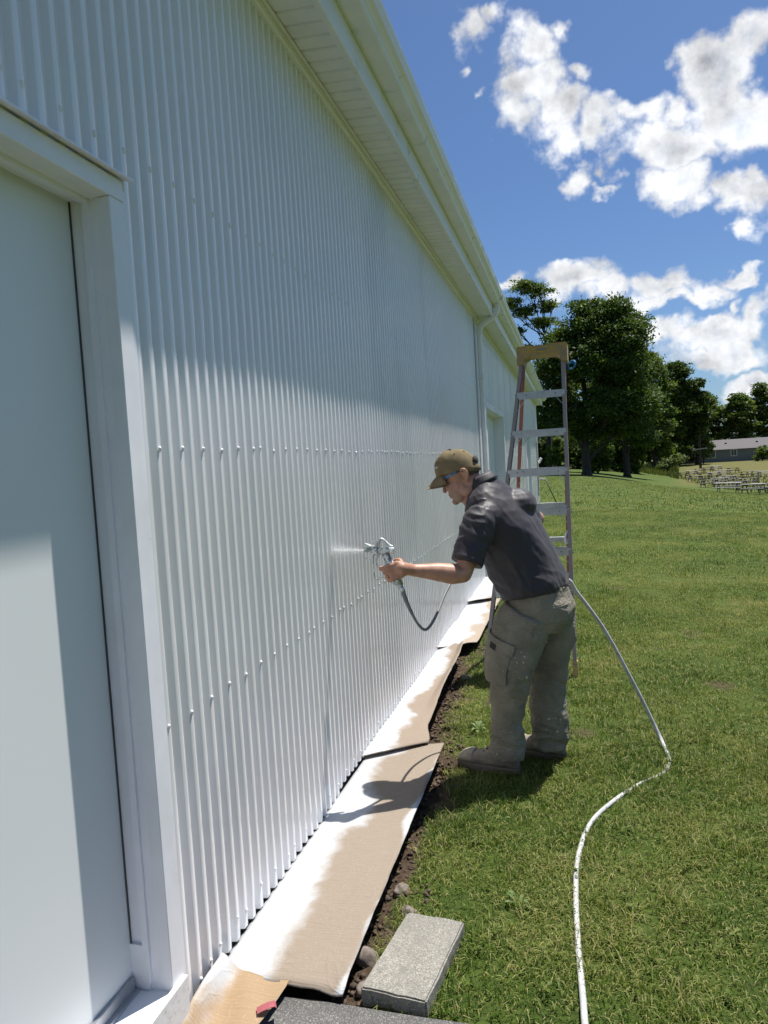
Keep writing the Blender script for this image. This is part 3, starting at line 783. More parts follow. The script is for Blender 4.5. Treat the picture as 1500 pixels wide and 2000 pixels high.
# ------------------------------------------------------------------ lawn blades
def leafmat(name, c1, c2, c3, trans=0.35, attr=True, rough=0.55):
    m = bpy.data.materials.new(name); m.use_nodes = True; MATS[name] = m
    nt = m.node_tree; nt.nodes.clear()
    at = nt.nodes.new('ShaderNodeAttribute'); at.attribute_name = 'tone'
    c = ramp(nt, at.outputs['Fac'], [(0.0, c1), (0.55, c2), (1.0, c3)])
    df = nt.nodes.new('ShaderNodeBsdfPrincipled'); df.inputs['Roughness'].default_value = rough; df.inputs['Specular IOR Level'].default_value = 0.2
    tr = nt.nodes.new('ShaderNodeBsdfTranslucent')
    nt.links.new(c, df.inputs['Base Color'])
    t2 = mixc(nt, 1.0, c, (1.25, 1.35, 0.55), 'MULTIPLY'); nt.links.new(t2, tr.inputs['Color'])
    mx = nt.nodes.new('ShaderNodeMixShader'); mx.inputs[0].default_value = trans
    nt.links.new(df.outputs[0], mx.inputs[1]); nt.links.new(tr.outputs[0], mx.inputs[2])
    out = nt.nodes.new('ShaderNodeOutputMaterial'); nt.links.new(mx.outputs[0], out.inputs[0])
    return m
leafmat('grass_blade', (0.050, 0.096, 0.013), (0.115, 0.165, 0.024), (0.32, 0.285, 0.12), 0.30, True, 0.6)
def tri_attr(me, vals):
    a = me.attributes.new('tone', 'FLOAT', 'POINT'); a.data.foreach_set('value', np.asarray(vals, np.float32))
def in_quad(x, y, q):
    ok = np.ones(len(x), bool)
    for i in range(4):
        x0, y0 = q[i]; x1, y1 = q[(i + 1) % 4]
        ok &= ((x1 - x0) * (y - y0) - (y1 - y0) * (x - x0)) > 0
    return ok
def blades(n, y0, y1, xl, xr, h, w, seed, short_near=True):
    """n blades scattered in the strip, width set by xl(y), xr(y)"""
    rg = np.random.default_rng(seed)
    y = y0 + (y1 - y0) * rg.random(n) ** 0.9; a = xl(y); b = xr(y); x = a + (b - a) * rg.random(n)
    m = dirt_mask(x, y); keep = rg.random(n) > m * 1.02
    keep &= ~((x < 0.905) & (x > -1.08) & (y < 1.868))
    keep &= ~in_quad(x, y, [(-0.645, 1.892), (-0.458, 1.868), (-0.404, 2.226), (-0.588, 2.246)])
    cl = fbm(x * 11, y * 11, 77, 2); keep &= rg.random(n) < 0.15 + 1.6 * (cl - .1)
    x = x[keep]; y = y[keep]; n = len(x)
    z = ground_z(x, y) + (fbm(x * 2, y * 2, 1, 3) - 0.5) * 0.03 * (y < 13)
    tall = 0.30 + 1.5 * fbm(x * 4.1, y * 4.1, 5, 3) ** 1.3
    hh = h * tall * (0.45 + 0.9 * rg.random(n)); ww = w * (0.6 + 0.7 * rg.random(n))
    az = rg.random(n) * 2 * np.pi + 0.9 * np.sin(x * 3 + y * 2); lean = (0.25 + 1.25 * rg.random(n))
    # lying litter
    flat = rg.random(n) < 0.16; lean = np.where(flat, 1.35 + 0.2 * rg.random(n), lean)
    dx = np.cos(az); dy = np.sin(az); px, py = -dy, dx
    def pt(t, side, wd):
        bend = lean * t
        r = hh * t * np.sin(bend * 0.9); q = hh * t * np.cos(bend * 0.9)
        return np.stack([x + dx * r + px * side * wd, y + dy * r + py * side * wd, z + q - 0.004 + 0.006 * flat], 1)
    V = np.stack([pt(0.0, -1, ww * .5), pt(0.0, 1, ww * .5), pt(0.5, 1, ww * .45), pt(0.5, -1, ww * .45), pt(1.0, 0, ww * 0)], 1)
    base = np.arange(n)[:, None] * 5
    F = np.concatenate([base + np.array([[0, 1, 2]]), base + np.array([[0, 2, 3]]), base + np.array([[3, 2, 4]])])
    dry = fbm(x * 1.3, y * 1.3, 21, 4) + 0.35 * (fbm(x * 6, y * 6, 23, 2) - .5)
    tone = 0.02 + 0.75 * rg.random(n) ** 1.5 + 1.9 * (dry - 0.46)
    tone = np.where(flat, 0.55 + 0.45 * rg.random(n), tone); tone = np.where(rg.random(n) < 0.06, 0.95, tone)
    return V.reshape(-1, 3), F, np.repeat(np.clip(tone, 0, 1), 5)
allv, allf, allt, cnt = [], [], [], 0
xl = lambda y: np.interp(y, [1.8, 6, 12, 26, 27, 70], [-0.80, -0.85, -1.0, -1.05, -7, -9]); xr = lambda y: 0.36 * y + 0.35
for args in ((110000, 1.845, 4.2, xl, xr, 0.044, 0.0029, 1), (150000, 4.2, 9.0, xl, xr, 0.042, 0.0034, 2), (170000, 9.0, 22.0, xl, xr, 0.044, 0.0062, 3), (70000, 22, 60.0, xl, xr, 0.07, 0.022, 4)):
    v_, f_, t_ = blades(*args); allv.append(v_); allf.append(f_ + cnt); allt.append(t_); cnt += len(v_)
gm = mesh_np('lawn_grass', np.concatenate(allv), np.concatenate(allf)); tri_attr(gm, np.concatenate(allt))
tag(obj('lawn_grass', gm, 'grass_blade'), 'mown lawn grass with dry patches', 'grass', kind='stuff')
# low broadleaf plants among the blades
def broadleaf():
    rg = np.random.default_rng(77); V, F, T = [], [], []
    for _ in range(190):
        y = 2.0 + 6.0 * rg.random() ** 1.3; x = -0.45 + (0.30 * y + 0.5) * rg.random()
        if float(dirt_mask(np.array([x]), np.array([y]))[0]) > .5 or (x > -.66 and x < -.39 and y < 2.27): continue
        r = 0.008 + 0.013 * rg.random(); z0 = float(ground_z(x, y)) + 0.018
        for _k in range(int(5 + 5 * rg.random())):
            a = rg.random() * 6.28; L = r * (.5 + .7 * rg.random()); d = np.array([math.cos(a), math.sin(a), 0]); s = np.array([-d[1], d[0], 0]); c = np.array([x, y, z0 + .012 * rg.random()]) + d * L * .3
            b0 = len(V); V += [c, c + d * L * .5 + s * L * .34 + [0, 0, .004], c + d * L + [0, 0, .002], c + d * L * .5 - s * L * .34 + [0, 0, .004]]; F.append((b0, b0 + 1, b0 + 2, b0 + 3)); T += [.35 + .4 * rg.random()] * 4
    me = mesh_np('lawn_weeds', V, F); tri_attr(me, T); return me
leafmat('broad_leaf', (0.05, 0.085, 0.012), (0.095, 0.14, 0.024), (0.20, 0.22, 0.07), 0.3)
tag(obj('lawn_weeds', broadleaf(), 'broad_leaf'), 'small broad leaves of clover and plantain growing in the lawn', 'weeds', kind='stuff')
# soil crumbs along the dirt strip
def crumbs():
    rg = np.random.default_rng(5); n = 2600
    y = 1.9 + 4.2 * rg.random(n); x = np.interp(y, DIRT_Y, DIRT_X) - 0.22 * rg.random(n) + 0.08 * rg.random(n)
    base = np.array([(1,0,0),(-1,0,0),(0,1,0),(0,-1,0),(0,0,1),(0,0,-1)], float)
    fc = np.array([(0,2,4),(2,1,4),(1,3,4),(3,0,4),(2,0,5),(1,2,5),(3,1,5),(0,3,5)])
    s = 0.003 + 0.016 * rg.random(n) ** 3.5
    V = base[None] * s[:, None, None] * (0.6 + 0.8 * rg.random((n, 6, 1))) 
    an = rg.random(n) * 6.28; c, sn = np.cos(an)[:, None], np.sin(an)[:, None]
    X = V[..., 0] * c - V[..., 1] * sn; Y = V[..., 0] * sn + V[..., 1] * c
    z = -0.035 * smooth01(0, .25, np.interp(y, DIRT_Y, DIRT_X) - x) + (fbm(x * 16, y * 16, 2, 4) - 0.5) * 0.05
    P = np.stack([X + x[:, None], Y + y[:, None], V[..., 2] * 0.7 + z[:, None]], 2).reshape(-1, 3)
    F = (np.arange(n)[:, None, None] * 6 + fc[None]).reshape(-1, 3)
    return mesh_np('soil_crumbs', P, F)
simple_mat('soil', (0.11, 0.075, 0.05), 0.95, var=0.4, scale=25, bump=0.5, bscale=90)
tag(obj('soil_crumbs', crumbs(), 'soil'), 'loose brown soil crumbs along the wall', 'soil', kind='stuff')
# broad leaf weeds near the cardboard
leafmat('weed_leaf', (0.10, 0.16, 0.05), (0.16, 0.23, 0.08), (0.30, 0.34, 0.17), 0.25)
def rosette(p, r, n, seed, label):
    rg = np.random.default_rng(seed); V, F = [], []
    for i in range(n):
        a = rg.random() * 6.28; L = r * (0.5 + 0.6 * rg.random()); up = 0.15 + 0.5 * rg.random(); w = L * 0.13
        d = np.array([math.cos(a), math.sin(a), 0]); s = np.array([-d[1], d[0], 0]); b0 = len(V)
        for t, wd in ((0, .15), (.3, .8), (.55, 1.0), (.8, .65), (1, .05)):
            c = np.array(p) + d * L * t + np.array([0, 0, L * up * math.sin(t * 2.4)])
            V += [c - s * w * wd + [0, 0, .003], c, c + s * w * wd + [0, 0, .003]]
        for j in range(4):
            q = b0 + j * 3; F += [(q, q + 1, q + 4, q + 3), (q + 1, q + 2, q + 5, q + 4)]
    me = mesh_np('weed', V, F); tri_attr(me, rg.random(len(V)) * 0.3 + 0.4)
    return tag(obj('weed', me, 'weed_leaf'), label, 'weed', 'broad leaf weeds')
rosette((-0.58, 4.05, 0.0), 0.075, 18, 3, 'pale leafy weed clump in front of the man, between boot and cardboard')
rosette((-0.24, 2.42, 0.0), 0.055, 10, 4, 'flat jagged weed in the grass just right of the paver')
rosette((-0.35, 3.0, 0.0), 0.04, 7, 6, 'small dandelion like weed in the grass behind the paver')

# ------------------------------------------------------------------ trees
simple_mat('bark', (0.055, 0.045, 0.036), 0.95, var=0.3, scale=4, bump=0.8, bscale=10)
leafmat('leaf_dark', (0.034, 0.060, 0.014), (0.065, 0.105, 0.022), (0.12, 0.155, 0.036), 0.36)
leafmat('leaf_mid', (0.050, 0.085, 0.018), (0.100, 0.145, 0.030), (0.17, 0.205, 0.05), 0.40)
leafmat('leaf_pale', (0.075, 0.11, 0.035), (0.13, 0.17, 0.055), (0.20, 0.23, 0.08), 0.36)
def leaf_cloud(lobes, n, size, seed, flat=0.0, shell=0.45, clump=0.55):
    """lobes (cx,cy,cz,rx,ry,rz): leaves gathered in clumps through the outer part of each lobe"""
    rg = np.random.default_rng(seed); lob = np.array(lobes, float)
    vol = (lob[:, 3] * lob[:, 4] * lob[:, 5]) ** (2 / 3); share = vol / vol.sum()
    Ps, Ns, Ts = [], [], []
    for L, s in zip(lob, share):
        m = int(n * s); nc = max(6, int(m / 42))
        d = rg.normal(size=(nc, 3)); d /= np.linalg.norm(d, axis=1)[:, None]
        rad = rg.random(nc) ** shell; cen = d * rad[:, None] * L[3:6]
        idx = rg.integers(0, nc, m); Ts.append(rg.normal(0, 0.17, nc)[idx]); cr = clump * (0.5 + rg.random(nc))
        p = cen[idx] + rg.normal(size=(m, 3)) * (cr[idx] * 0.55)[:, None] * np.array([1.25, 1.25, 0.6 - 0.25 * flat])
        Ps.append(p + L[:3]); Ns.append(d[idx])
    P = np.concatenate(Ps); D = np.concatenate(Ns); m = len(P)
    nrm = rg.normal(size=(m, 3)) + D * 0.5 + np.array([0, 0, 0.9]); nrm /= np.linalg.norm(nrm, axis=1)[:, None]
    t = rg.normal(size=(m, 3)); t -= nrm * (t * nrm).sum(1)[:, None]; t /= np.linalg.norm(t, axis=1)[:, None]; b = np.cross(nrm, t)
    s = size * (0.55 + 0.9 * rg.random(m))[:, None]
    V = np.stack([P - t * s, P + b * s * 0.48 + nrm * s * 0.12, P + t * s, P - b * s * 0.48 + nrm * s * 0.12], 1).reshape(-1, 3)
    F = np.arange(m * 4).reshape(-1, 4)
    return V, F, np.repeat(np.clip(rg.normal(0.45, 0.18, m) + np.concatenate(Ts), 0, 1), 4)
def limb_mesh(bm_v, bm_f, pts, rads, seg=7):
    v, f = tube_data(pts, rads, seg); n = len(bm_v); bm_v += [tuple(q) for q in v]; bm_f += [tuple(i + n for i in q) for q in f]
def tree(name, x, y, h, lobes, n, size, label, mat='leaf_dark', tr=0.3, seed=1, limbs=8, flat=0.0, shell=0.45, clump=0.55, bend=0.3, group='trees beyond the lawn'):
    rg = random.Random(seed); gz = float(ground_z(x, y))
    root = empty(name, (x, y, gz), label, 'tree', group)
    V, F = [], []
    top = h * 0.82
    tp = spline([(0, 0, -0.3), (rg.uniform(-1, 1) * bend * .4, 0, h * 0.2), (rg.uniform(-1, 1) * bend, rg.uniform(-1, 1) * bend, h * 0.5), (rg.uniform(-1, 1) * bend * 1.5, 0, top)], 5)
    limb_mesh(V, F, tp, [tr * (1.5 if i == 0 else 1.0) * (1 - 0.85 * i / (len(tp) - 1)) + 0.02 for i in range(len(tp))], 9)
    ls = sorted(lobes, key=lambda L: -L[3] * L[4] * L[5])[:limbs] if limbs < len(lobes) else list(lobes)
    for k in range(limbs):
        L = ls[k % len(ls)]
        e = Vector((L[0] + rg.uniform(-.5, .5) * L[3], L[1] + rg.uniform(-.5, .5) * L[4], L[2] + rg.uniform(-.3, .5) * L[5]))
        t = min(0.9, max(0.18, (e.z - 0.28 * e.xy.length - 1.2) / top)); i = int(t * (len(tp) - 1)); s = tp[i]
        mid = s.lerp(e, 0.5) + Vector((rg.uniform(-.4, .4), rg.uniform(-.4, .4), rg.uniform(-0.2, .6)))
        lp = spline([s, mid, e], 4); r0 = tr * 0.42 * (1 - 0.6 * t)
        limb_mesh(V, F, lp, [r0 * (1 - 0.85 * j / (len(lp) - 1)) + 0.012 for j in range(len(lp))], 6)
        for _ in range(3):
            q = e + Vector((rg.uniform(-1, 1) * L[3], rg.uniform(-1, 1) * L[4], rg.uniform(-.4, 1) * L[5])) * 0.75
            lp2 = spline([mid, mid.lerp(q, .5) + Vector((0, 0, .3)), q], 3); limb_mesh(V, F, lp2, [r0 * .45 * (1 - .8 * j / (len(lp2) - 1)) + .01 for j in range(len(lp2))], 5)
    o = obj('trunk', mesh_np('trunk', V, F), 'bark', root, False); shade(o)
    v, f, t = leaf_cloud(lobes, n, size, seed, flat, shell, clump)
    me = mesh_np('crown', v, f); tri_attr(me, t); obj('crown', me, mat, root, False)
    return root
def auto_lobes(w, z0, z1, k, seed, r=(0.22, 0.34), sq=0.75):
    """lobes spread over an upright oval crown"""
    rg = random.Random(seed); out = []
    H = z1 - z0
    for i in range(k):
        t = (i + 0.5) / k; z = z0 + H * (0.10 + 0.82 * t)
        ww = w * math.sqrt(max(0.08, 1 - (2 * t - 0.85) ** 2 * 0.85)) * 0.62
        a = i * 2.399 + rg.uniform(-.4, .4); rr = rg.uniform(*r) * w * 1.25
        out.append((math.cos(a) * ww * 0.75, math.sin(a) * ww * 0.75, z, rr, rr, rr * sq))
    out.append((0, 0, z0 + H * 0.55, w * 0.5, w * 0.5, H * 0.40))
    return out
# tall airy tree with bare lower limbs (behind the gutter)
airy = [(-1.9, 0, 21.3, 1.5, 1.5, 0.9), (-3.6, 0.3, 19.7, 1.1, 1.2, 0.7), (-0.6, 0, 20.6, 1.6, 1.4, 0.7), (0.4, 0.4, 18.9, 1.5, 1.3, 0.7), (-2.3, 0.3, 18.4, 1.7, 1.4, 0.6), (-0.3, -0.5, 16.9, 1.9, 1.5, 0.6),
        (-3.2, 0.2, 16.3, 1.2, 1.3, 0.5), (1.2, 0.2, 15.2, 1.5, 1.5, 0.6), (-1.8, 0.4, 14.3, 1.6, 1.4, 0.5), (0.8, -0.4, 12.4, 1.9, 1.5, 0.7), (-1.5, 0.2, 11.0, 1.6, 1.4, 0.6), (1.5, 0, 9.6, 1.6, 1.6, 0.8), (-2.5, 0, 8.6, 1.5, 1.6, 0.8)]
tree('locust_tree', -2.3, 85, 22.5, airy, 17000, 0.145, 'tall airy tree with open branches rising above the gutter end', 'leaf_mid', 0.34, 11, 13, flat=0.8, shell=0.6, clump=0.50, bend=0.9)
big = [(0.3, 0, 13.8, 2.3, 2.3, 1.7), (-1.3, 0.3, 12.4, 2.0, 2.2, 1.5), (1.9, 0.2, 14.9, 2.0, 1.9, 1.3), (3.2, 0, 15.3, 1.2, 1.3, 0.9), (-2.4, 0, 10.2, 2.1, 2.2, 1.5), (-3.0, 0.3, 7.6, 2.0, 2.2, 1.4), (2.6, -0.6, 12.2, 2.6, 2.3, 1.8), (0.4, -1.5, 10.3, 3.0, 2.5, 2.0),
       (3.4, 0, 9.3, 2.6, 2.5, 2.0), (-1.7, -0.6, 5.6, 2.4, 2.3, 1.5), (2.0, -1.3, 6.3, 3.0, 2.5, 1.8), (4.4, 0.3, 6.4, 2.2, 2.3, 1.7), (0.4, 0.3, 15.7, 1.2, 1.2, 0.8), (4.6, 0.4, 12.6, 1.4, 1.6, 1.3), (3.8, 0.2, 4.4, 2.0, 2.0, 1.2), (0.9, 0.3, 3.9, 2.0, 2.0, 0.9), (-3.4, .3, 5.0, 1.5, 1.7, 1.1)]
tree('walnut_tree', 1.4, 70, 16.5, big, 70000, 0.15, 'biggest dark green tree with straight trunk behind the ladder', 'leaf_dark', 0.42, 12, 14)
tree('walnut_tree', 6.0, 84, 19.6, auto_lobes(4.9, 2.0, 19.4, 15, 3), 46000, 0.165, 'dark rounded tree just right of the biggest tree', 'leaf_dark', 0.36, 13, 10)
tree('elm_tree', 13.2, 124, 20.5, auto_lobes(4.4, 0.8, 20.3, 13, 5), 32000, 0.21, 'lighter green tree with drooping low branches at the lawn edge', 'leaf_mid', 0.28, 14, 9)
tree('maple_tree', 18.9, 140, 20.4, auto_lobes(4.4, 1.0, 20.2, 12, 6), 28000, 0.23, 'dark upright tree left of the utility post', 'leaf_dark', 0.3, 15, 8)
tree('maple_tree', 22.4, 142, 16.8, auto_lobes(4.0, 1.0, 16.6, 11, 8), 24000, 0.23, 'dark tree whose branches hang over the house end', 'leaf_dark', 0.3, 16, 8)
tree('ash_tree', -6.2, 104, 13.5, auto_lobes(4.2, 0.8, 13.5, 12, 9), 15000, 0.24, 'yellow green tree half hidden behind the building corner', 'leaf_mid', 0.32, 17, 8)
tree('ash_tree', -0.6, 112, 15.0, auto_lobes(4.6, 0.5, 14.0, 12, 10), 15000, 0.25, 'shaded tree seen through the ladder rungs', 'leaf_mid', 0.32, 18, 8)
tree('ash_tree', 5.6, 130, 18.0, auto_lobes(5.6, 0.3, 18.0, 12, 21), 15000, 0.30, 'deep shaded tree behind the biggest tree', 'leaf_dark', 0.32, 19, 8)
tree('ash_tree', 14.4, 158, 18.5, auto_lobes(6.0, 0.3, 18.5, 12, 22), 14000, 0.33, 'deep shaded tree filling the gap behind the lighter tree', 'leaf_dark', 0.32, 20, 8)
tree('ash_tree', 21.5, 165, 16.0, auto_lobes(5.4, 0.3, 15.5, 11, 23), 12000, 0.33, 'dark tree standing behind the left end of the house', 'leaf_dark', 0.32, 24, 8)
for i, (tx, ty, th, tw, lb) in enumerate(((22.4, 180, 13.0, 4.4, 'rounded tree showing just left of the distant row'), (25.2, 172, 14.6, 5.2, 'first tree of the distant row above the house roof'), (30.4, 176, 15.4, 5.4, 'second tree of the distant row above the house roof'), (35.8, 172, 15.0, 5.4, 'third tree of the distant row above the house roof'),
        (41.5, 175, 17.2, 4.8, 'taller rounded tree of the distant row at the frame edge'), (48.5, 178, 16.0, 4.8, 'outermost tree of the distant row beyond the house'))):
    tree('distant_tree', tx, ty, th, auto_lobes(tw, 0.4, th, 13, 30 + i), 15000, 0.30, lb, 'leaf_mid', 0.35, 40 + i, 6)
tree('young_tree', 23.3, 141, 5.6, auto_lobes(2.1, 0.6, 5.6, 7, 50), 3200, 0.17, 'small pale green tree in front of the house end wall', 'leaf_pale', 0.09, 50, 5, clump=.4)
def bush(x, y, h, w, n, label, mat, seed, size=0.16):
    gz = float(ground_z(x, y)); root = empty('bush', (x, y, gz), label, 'bush', 'bushes beyond the lawn')
    rg = random.Random(seed)
    lob = [(rg.uniform(-.6, .6) * w, rg.uniform(-.4, .4) * w, h * rg.uniform(.22, .68), w * .5, w * .45, h * .34) for _ in range(9)]
    V, F = [], []
    for L in lob: limb_mesh(V, F, spline([(0, 0, -.1), (L[0] * .5, L[1] * .5, L[2] * .6), (L[0], L[1], L[2])], 3), [0.03] * 7, 5)
    shade(obj('stem', mesh_np('stem', V, F), 'bark', root, False))
    v, f, t = leaf_cloud(lob, n, size, seed, 0, .5, .3); me = mesh_np('foliage', v, f); tri_attr(me, t); obj('foliage', me, mat, root, False)
bush(33.5, 143, 3.2, 2.6, 3000, 'leafy bush hiding the right part of the house wall', 'leaf_mid', 61)
bush(2.9, 84, 3.4, 1.7, 3000, 'sunlit bush just right of the biggest trunk', 'leaf_mid', 62)
bush(-1.3, 82, 4.2, 1.6, 3000, 'bush under the airy tree, left of the biggest trunk', 'leaf_mid', 63)
bush(14.4, 112, 3.2, 2.4, 2600, 'pale rounded bush in the tall weeds', 'leaf_pale', 64)
bush(8.0, 118, 4.2, 3.2, 2600, 'dark bush under the rounded tree', 'leaf_dark', 65, 0.22)
bush(17.6, 136, 4.4, 3.6, 2600, 'dark bush under the upright tree', 'leaf_dark', 66, 0.22)
bush(-5.5, 112, 4.0, 3.0, 2400, 'dark bush behind the building corner', 'leaf_dark', 67, 0.24)
for i_, (bx, by, bh, bw, bl) in enumerate(((-8.5, 96, 6.0, 3.0, 'dark thicket closest to the building corner'), (-5.6, 103, 6.5, 3.0, 'dark thicket just right of the building corner'), (-2.6, 100, 6.0, 2.8, 'dark thicket behind the airy tree'), (0.3, 106, 6.5, 3.0, 'dark thicket straight behind the biggest trunk'),
        (3.2, 102, 6.0, 2.8, 'dark thicket right behind the biggest tree'), (5.8, 108, 6.5, 3.0, 'dark thicket behind the rounded tree'), (8.6, 106, 5.5, 2.6, 'dark thicket right of the rounded tree'), (11.4, 128, 7.0, 3.6, 'dark thicket left of the lighter tree'), (16.4, 146, 7.0, 4.4, 'dark thicket between the lighter and the upright trees'), (20.6, 150, 6.0, 4.0, 'dark thicket beside the house end'))):
    bush(bx, by, bh, bw, 6500, bl, 'leaf_dark', 80 + i_, 0.24)
# tall weeds at the lawn edge and round the tables
def weeds():
    rg = np.random.default_rng(8); n = 42000
    q = rg.random(n); y = 44 + 96 * rg.random(n); a = 0.085 + 0.30 * q; x = y * a
    e = fbm(x * .5, y * .5, 4, 3); ed = np.interp(a, [0.085, 0.12, 0.14, 0.165, 0.20, 0.40], [112, 102, 90, 72, 62, 56])
    keep = (y > ed + 3 * (e - .5)) & ((a < 0.135) | (y < 100)) & (rg.random(n) < np.where(a < 0.135, 1.0, 0.10)); x = x[keep]; y = y[keep]; n = len(x); z = ground_z(x, y)
    hh = (0.35 + 0.6 * rg.random(n)) * np.where(x / y < 0.14, 1.0, 0.45) * (0.35 + 1.2 * fbm(x * .7, y * .7, 6, 2)); w = 0.05 + 0.06 * rg.random(n); az = rg.random(n) * 6.28; ln = 0.3 * rg.random(n)
    dx, dy = np.cos(az), np.sin(az)
    V = np.stack([np.stack([x - dy * w, y + dx * w, z], 1), np.stack([x + dy * w, y - dx * w, z], 1), np.stack([x + dx * hh * ln, y + dy * hh * ln, z + hh], 1)], 1)
    me = mesh_np('tall_weeds', V.reshape(-1, 3), np.arange(n * 3).reshape(-1, 3)); tri_attr(me, np.repeat(np.clip(rg.normal(.55, .25, n), 0, 1), 3)); return me
leafmat('weed_stalk', (0.055, 0.085, 0.02), (0.11, 0.14, 0.04), (0.22, 0.20, 0.09), 0.3)
tag(obj('tall_weeds', weeds(), 'weed_stalk'), 'unmown tall weeds along the lawn edge and around the tables', 'weeds', kind='stuff')

# ------------------------------------------------------------------ house far behind
simple_mat('siding_grey', (0.21, 0.225, 0.235), 0.7, var=0.05, scale=3)
simple_mat('shingle', (0.115, 0.105, 0.105), 0.9, var=0.2, scale=4)
simple_mat('glass_dark', (0.02, 0.025, 0.03), 0.08, spec=0.8)
HX, HY, HZ = 16.2, 150.0, float(ground_z(24, 150)) - 0.1
house = empty('ranch_house', (HX, HY, HZ), 'long low grey house with dark shingle roof beyond the picnic tables', 'house', rot=(0, 0, R(-4)))
bm = bmesh.new(); bm_box(bm, 0, 30, 0, 9, 0, 2.5); hw = obj('wall', bm, 'siding_grey', house, False)
bm = bmesh.new()
for k in range(1, 11): bm_box(bm, 0, 30, -0.02, 0.0, k * 0.24 - 0.11, k * 0.24 - 0.0)
obj('siding', bm, 'siding_grey', hw, False)
def prism(bm, pts, y0, y1):
    a = [bm.verts.new((x, y0, z)) for x, z in pts]; b_ = [bm.verts.new((x, y1, z)) for x, z in pts]; n = len(pts)
    for i in range(n): bm.faces.new((a[i], a[(i + 1) % n], b_[(i + 1) % n], b_[i]))
    bm.faces.new(list(reversed(a))); bm.faces.new(b_)
bm = bmesh.new()
vs = [bm.verts.new(p) for p in ((-0.5, -0.6, 2.45), (30.5, -0.6, 2.45), (30.5, 9.6, 2.45), (-0.5, 9.6, 2.45), (3.6, 4.5, 4.35), (26.5, 4.5, 4.35))]
for f in ((0, 1, 5, 4), (1, 2, 5), (2, 3, 4, 5), (3, 0, 4), (3, 2, 1, 0)): bm.faces.new([vs[i] for i in f])
rf = obj('roof', bm, 'shingle', house, False)
bm = bmesh.new(); bm_box(bm, 5.6, 9.6, 3.2, 6.2, 3.9, 4.4)
vs = [bm.verts.new(p) for p in ((5.3, 3.0, 4.4), (9.9, 3.0, 4.4), (9.9, 6.4, 4.4), (5.3, 6.4, 4.4), (7.6, 4.7, 4.95))]
for f in ((0, 1, 4), (1, 2, 4), (2, 3, 4), (3, 0, 4), (3, 2, 1, 0)): bm.faces.new([vs[i] for i in f])
obj('cupola', bm, 'shingle', rf, False)
for vx in (3.2, 8.0, 12.6, 18): box('vent', (vx, vx + 0.35, 2.2, 2.5, 3.45, 3.72), 'wire_dark', rf, inv=False)
for (wx, ww, wz0, wz1) in ((3.4, .7, 1.2, 2.2), (6.0, 1.0, 1.0, 2.2), (9.0, 1.6, 1.0, 2.25), (13.4, .9, 1.2, 2.25), (18, 1.6, 1.0, 2.2), (23, 1.2, 1.0, 2.2)):
    bm = bmesh.new()
    bm_box(bm, wx - .1, wx, -0.07, 0.0, wz0 - .1, wz1 + .1); bm_box(bm, wx + ww, wx + ww + .1, -0.07, 0, wz0 - .1, wz1 + .1); bm_box(bm, wx, wx + ww, -0.068, 0, wz1, wz1 + .1); bm_box(bm, wx, wx + ww, -0.068, 0, wz0 - .1, wz0); bm_box(bm, wx + ww / 2 - .03, wx + ww / 2 + .03, -0.06, -0.02, wz0, wz1)
    fr = obj('window', bm, 'white_trim', house, False)
    box('pane', (wx, wx + ww, -0.04, -0.012, wz0, wz1), 'glass_dark', fr, inv=False)
# T shaped post
pz = float(ground_z(20.2, 125)); up = empty('utility_post', (20.2, 125, pz), 'dark wooden T shaped post at the edge of the trees', 'post')
simple_mat('post_wood', (0.05, 0.042, 0.036), 0.9); simple_mat('pale_wood', (0.36, 0.34, 0.31), 0.8)
bm = bmesh.new(); bm_box(bm, -0.17, 0.17, -0.17, 0.17, -0.3, 5.3); obj('pole', bm, 'post_wood', up, False)
bm = bmesh.new(); bar(bm, (-1.25, -0.2, 3.05), (1.1, -0.2, 3.2), 0.14, 0.18); obj('crossarm', bm, 'pale_wood', up, False)
# car between the far trunks
simple_mat('car_paint', (0.70, 0.71, 0.72), 0.25, var=0.03); simple_mat('rubber', (0.025, 0.025, 0.025), 0.8)
car = empty('parked_car', (-4.2, 165, 0), 'white parked car glimpsed between far tree trunks', 'car', rot=(0, 0, R(20)))
bm = bmesh.new(); prism(bm, [(-2.2, .35), (2.2, .35), (2.25, .75), (1.2, .95), (.6, 1.42), (-1.1, 1.45), (-1.75, 1.0), (-2.25, .95)], -.85, .85)
bmesh.ops.bevel(bm, geom=bm.edges[:], offset=.06, segments=2, affect='EDGES'); obj('body', bm, 'car_paint', car, False)
for s in (-1, 1):
    bm = bmesh.new(); prism(bm, [(-1.45, 1.02), (.95, 1.02), (.55, 1.36), (-1.0, 1.38)], s * .86 - .005, s * .86 + .005); obj('window', bm, 'glass_dark', car, False)
    for wx in (-1.35, 1.4):
        o = tube('wheel', [(wx, s * .7, .33), (wx, s * .92, .33)], .33, 'rubber', car, 14, False)
